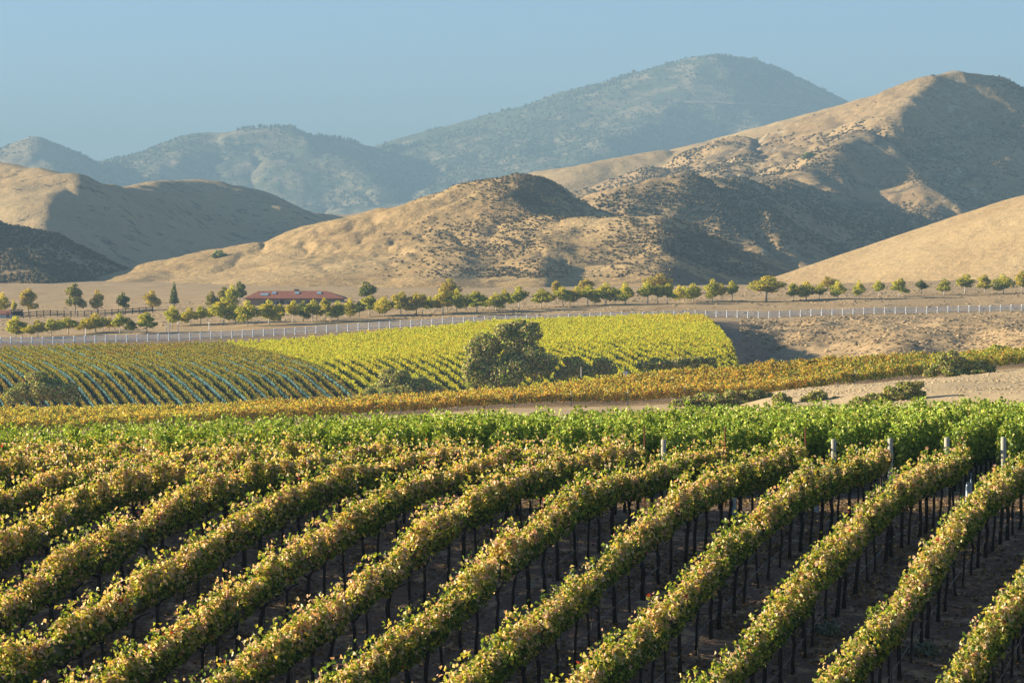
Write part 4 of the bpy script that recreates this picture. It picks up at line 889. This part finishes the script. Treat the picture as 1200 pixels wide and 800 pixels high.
b_ = G(681, 411); o = link('marker_post', sm, None, b_); o.scale = (.4, .4, .6); o.location.z = P(681, 441, 411)[2]; tag(o, 'thin pale post in front of the dark bushes right of the oak', 'post')

# ------------------------------------------------------------------ scrub and woods: uncountable cover as geometry
ICO_V, ICO_F = None, None
def ico():
    t = (1 + 5 ** .5) / 2; v = np.array([(-1,t,0),(1,t,0),(-1,-t,0),(1,-t,0),(0,-1,t),(0,1,t),(0,-1,-t),(0,1,-t),(t,0,-1),(t,0,1),(-t,0,-1),(-t,0,1)], float); v /= np.linalg.norm(v[0])
    f = np.array([(0,11,5),(0,5,1),(0,1,7),(0,7,10),(0,10,11),(1,5,9),(5,11,4),(11,10,2),(10,7,6),(7,1,8),(3,9,4),(3,4,2),(3,2,6),(3,6,8),(3,8,9),(4,9,5),(2,4,11),(6,2,10),(8,6,7),(9,8,1)]); return v, f
IV, IF = ico()
def scatter_blobs(name, hname, n, pxr, Dr, size, zs, dens, cols, label, slope_front=True):
    H, _ = HF[hname]; px = rng.uniform(*pxr, n * 4); D = rng.uniform(*Dr, n * 4); X = XD(px, D); Z = H(X, D)
    p = dens(px, D, X, Z); keep = rng.random(n * 4) < p; px, D, X, Z = px[keep][:n], D[keep][:n], X[keep][:n], Z[keep][:n]; n = len(X)
    s = size * rng.uniform(.5, 1.4, n); J = 1 + 0.35 * rng.normal(size=(n, 12, 1)) * 0.6
    rot = rng.uniform(0, 6.28, n); c_, s_ = np.cos(rot), np.sin(rot)
    v = IV[None] * J; vx = v[..., 0] * c_[:, None] - v[..., 1] * s_[:, None]; vy = v[..., 0] * s_[:, None] + v[..., 1] * c_[:, None]
    V = np.stack([X[:, None] + vx * s[:, None], D[:, None] + vy * s[:, None], Z[:, None] + (v[..., 2] * zs + zs * .55) * s[:, None]], -1).reshape(-1, 3)
    Fq = (IF[None] + (np.arange(n) * 12)[:, None, None]).reshape(-1, 3)
    ci = np.asarray(cols)[rng.integers(0, len(cols), n)] * rng.uniform(.7, 1.3, (n, 1)); col = np.repeat(ci, 20, 0)
    o = link(name, mesh_np(name, V, Fq, BUSHLEAF, col)); tag(o, label, kind='stuff'); return o
SC = [(.10, .085, .05), (.14, .105, .06), (.085, .075, .045), (.18, .13, .075)]
scatter_blobs('scrub', 'brush_hill', 22000, (660, 1210), (1280, 2230), .85, .7, lambda px, D, X, Z: (Z > -10) * np.clip(.42 + 1.3 * fbm(X / 40, D / 40, 14, 3) - 1.2 * sstep(78, 100, Z) * sstep(1165, 1130, px), 0.01, 1), SC, 'low dark brush over the shaded hill')
scatter_blobs('scrub', 'central_hill', 7000, (380, 900), (960, 1300), .5, .6, lambda px, D, X, Z: (Z > -11) * np.clip(sstep(430, 640, px) * (.5 + 1.1 * fbm(X / 25, D / 25, 16, 3)) + np.exp(-((px - 625) / 45) ** 2) * sstep(14, 22, Z), 0.0, 1), SC, 'scattered low brush on the tan hill')
scatter_blobs('scrub', 'dark_hill', 8000, (-60, 160), (1040, 1360), .8, .75, lambda px, D, X, Z: (Z > -14) * np.clip(.6 + 1.2 * fbm(X / 25, D / 25, 18, 3), 0.02, 1), SC, 'low brush on the dark hill')
MC = [(.085, .10, .06), (.11, .12, .07), (.07, .09, .05), (.13, .13, .08)]
scatter_blobs('woods', 'blue_mountain', 18000, (-20, 1010), (5000, 7050), 2.2, 1.0, lambda px, D, X, Z: (Z > -5) * np.clip(.6 + 1.2 * fbm(X / 160, D / 160, 20, 4) - .9 * np.exp(-((px - 35) / 45) ** 2) * (Z > 130) - .7 * np.exp(-((px - 285) / 45) ** 2) * sstep(235, 250, Z), 0, 1), MC, 'scattered woods over the far mountain')
# ridge-top trees of the far mountain
pts = [p for p in mt[2][0] if p[0] > 180]; pr = np.array([P(*p) for p in pts]); n = 900; sg_ = rng.integers(0, len(pr) - 1, n); tt = rng.random(n)[:, None]
q = pr[sg_] * (1 - tt) + pr[sg_ + 1] * tt; q[:, :2] += rng.normal(size=(n, 2)) * [8, 20]; q[:, 2] = HF['blue_mountain'][0](q[:, 0], q[:, 1])
gate = vnoise(q[:, 0] / 45, q[:, 1] * 0, 5) > .52; q = q[gate]; n = len(q); s = rng.uniform(1.6, 3.8, n); J = 1 + .2 * rng.normal(size=(n, 12, 1))
V = (q[:, None] + IV[None] * J * s[:, None, None] * [1, 1, 1.5] + np.array([0, 0, 1])[None, None] * s[:, None, None]).reshape(-1, 3)
tag(link('woods', mesh_np('woods', V, (IF[None] + (np.arange(n) * 12)[:, None, None]).reshape(-1, 3), BUSHLEAF, np.repeat(np.asarray(MC)[rng.integers(0, 4, n)], 20, 0))), 'trees along the ridge of the far mountain', kind='stuff')
# pale track cut across the mountain
tp = [hit('blue_mountain', px, py) for px, py in zip(np.arange(782, 936, 4.0), np.interp(np.arange(782, 936, 4.0), [782, 835, 880, 935], [120, 120.5, 122.5, 125.5]))]
H_ = HF['blue_mountain'][0]; VV = []
for o_ in (-5, 0, 5):
    a = np.array(tp); yy = a[:, 1] + o_; VV.append(np.stack([a[:, 0], yy, H_(a[:, 0], yy) + 1.2 - (o_ < 0) * .0], 1))
VV = np.array(VV); idx = np.arange(VV.shape[0] * VV.shape[1]).reshape(VV.shape[:2])
tag(link('path', mesh_np('path', VV.reshape(-1, 3), np.stack([idx[:-1, :-1], idx[:-1, 1:], idx[1:, 1:], idx[1:, :-1]], -1).reshape(-1, 4), plain('pale_dirt', (.36, .26, .18), .95))), kind='structure')

# dry tussocks on the gully slope, the plain and the pale field
def tussocks(n, pxr, Dr, size, cols, label, thr=0.0):
    px = rng.uniform(*pxr, n); D = rng.uniform(*Dr, n); x = XD(px, D); k_ = rng.random(n) < np.clip(.5 + 1.3 * fbm(x / 7, D / 7, 71, 3), .03, 1); x, D = x[k_], D[k_]; m_ = len(x)
    s_ = size * rng.uniform(.4, 1.5, m_); J = 1 + .25 * rng.normal(size=(m_, 12, 1)); V = (np.stack([x, D, ground_z(x, D)], 1)[:, None] + IV[None] * J * s_[:, None, None] * [1.3, 1.3, .5]).reshape(-1, 3)
    col = np.repeat(np.asarray(cols)[rng.integers(0, len(cols), m_)] * rng.uniform(.75, 1.25, (m_, 1)), 20, 0)
    tag(link('dry_grass', mesh_np('dry_grass', V, (IF[None] + (np.arange(m_) * 12)[:, None, None]).reshape(-1, 3), BUSHLEAF, col)), label, kind='stuff')
TC = [(.34, .25, .14), (.43, .32, .19), (.22, .17, .10), (.5, .38, .23)]
tussocks(14000, (868, 1260), (425, 655), .30, TC, 'dry tussocks on the gully slope')
tussocks(9000, (0, 1260), (660, 860), .28, TC, 'dry tussocks on the plain by the trees')
tussocks(9000, (860, 1260), (190, 312), .10, [(.5, .4, .25), (.42, .32, .19), (.58, .47, .3)], 'pale dry grass tufts beyond the green block')

# straw, clods and weeds between the foreground rows
n = 90000; y = rng.uniform(50, 84, n); x = XD(rng.uniform(-40, 1240, n), y); kp = rng.random(n) < np.clip(.45 + 1.2 * fbm(x / 1.6, y / 1.6, 61, 3), .05, 1); x, y = x[kp], y[kp]; n = len(x)
cen = np.stack([x, y, ground_z(x, y) + .02], 1); nr = rand_unit(n) * .5; nr[:, 2] += 1; V, Fq = leaf_quads(cen, rng.uniform(.04, .13, n), nr, .3)
tag(link('leaf_litter', mesh_np('leaf_litter', V, Fq, BUSHLEAF, pick([(.34, .26, .15), (.24, .17, .10), (.12, .09, .06), (.30, .20, .10)], np.tile([.4, .3, .5, .2], (n, 1)), n))), 'fallen leaves and straw between the foreground rows', kind='stuff')
for px, py, lab in ((972, 744, 'grey green weed tuft under the row near the bottom, left of its twin'), (1082, 768, 'grey green weed tuft under the row nearest the bottom right')):
    d = np.arange(50, 90, .1); z = ground_z(XD(px, d), d); D_ = float(d[np.argmax(z >= P(px, py, 1)[2] * d)]); b_ = G(px, D_)
    cen = rng.normal(size=(300, 3)) * [.16, .16, .08] + [0, 0, .1]; V, Fq = leaf_quads(cen, rng.uniform(.05, .12, 300)); tag(link('weed_tuft', mesh_np('weed', V, Fq, BUSHLEAF, pick([(.25, .28, .22), (.16, .2, .14)], np.ones((300, 2)), 300)), None, b_), lab, 'weed', 'weed tufts between the rows')  # a weed tuft of loose leaves, not a woody shrub

# ------------------------------------------------------------------ the air
m, n_, out = newmat('haze'); pv = N(n_, 'ShaderNodeVolumePrincipled'); pv.inputs['Density'].default_value = HAZE_DENSITY; pv.inputs['Color'].default_value = (0.195, 0.325, 0.465, 1); pv.inputs['Anisotropy'].default_value = 0.0
n_.links.new(pv.outputs[0], out.inputs['Volume']); 
mb = MB(); mb.box((0, 5550, 215), (15000, 12000, 500)); hz = mb.build('haze', m); tag(hz, kind='stuff', label='thin bluish haze filling the valley air')
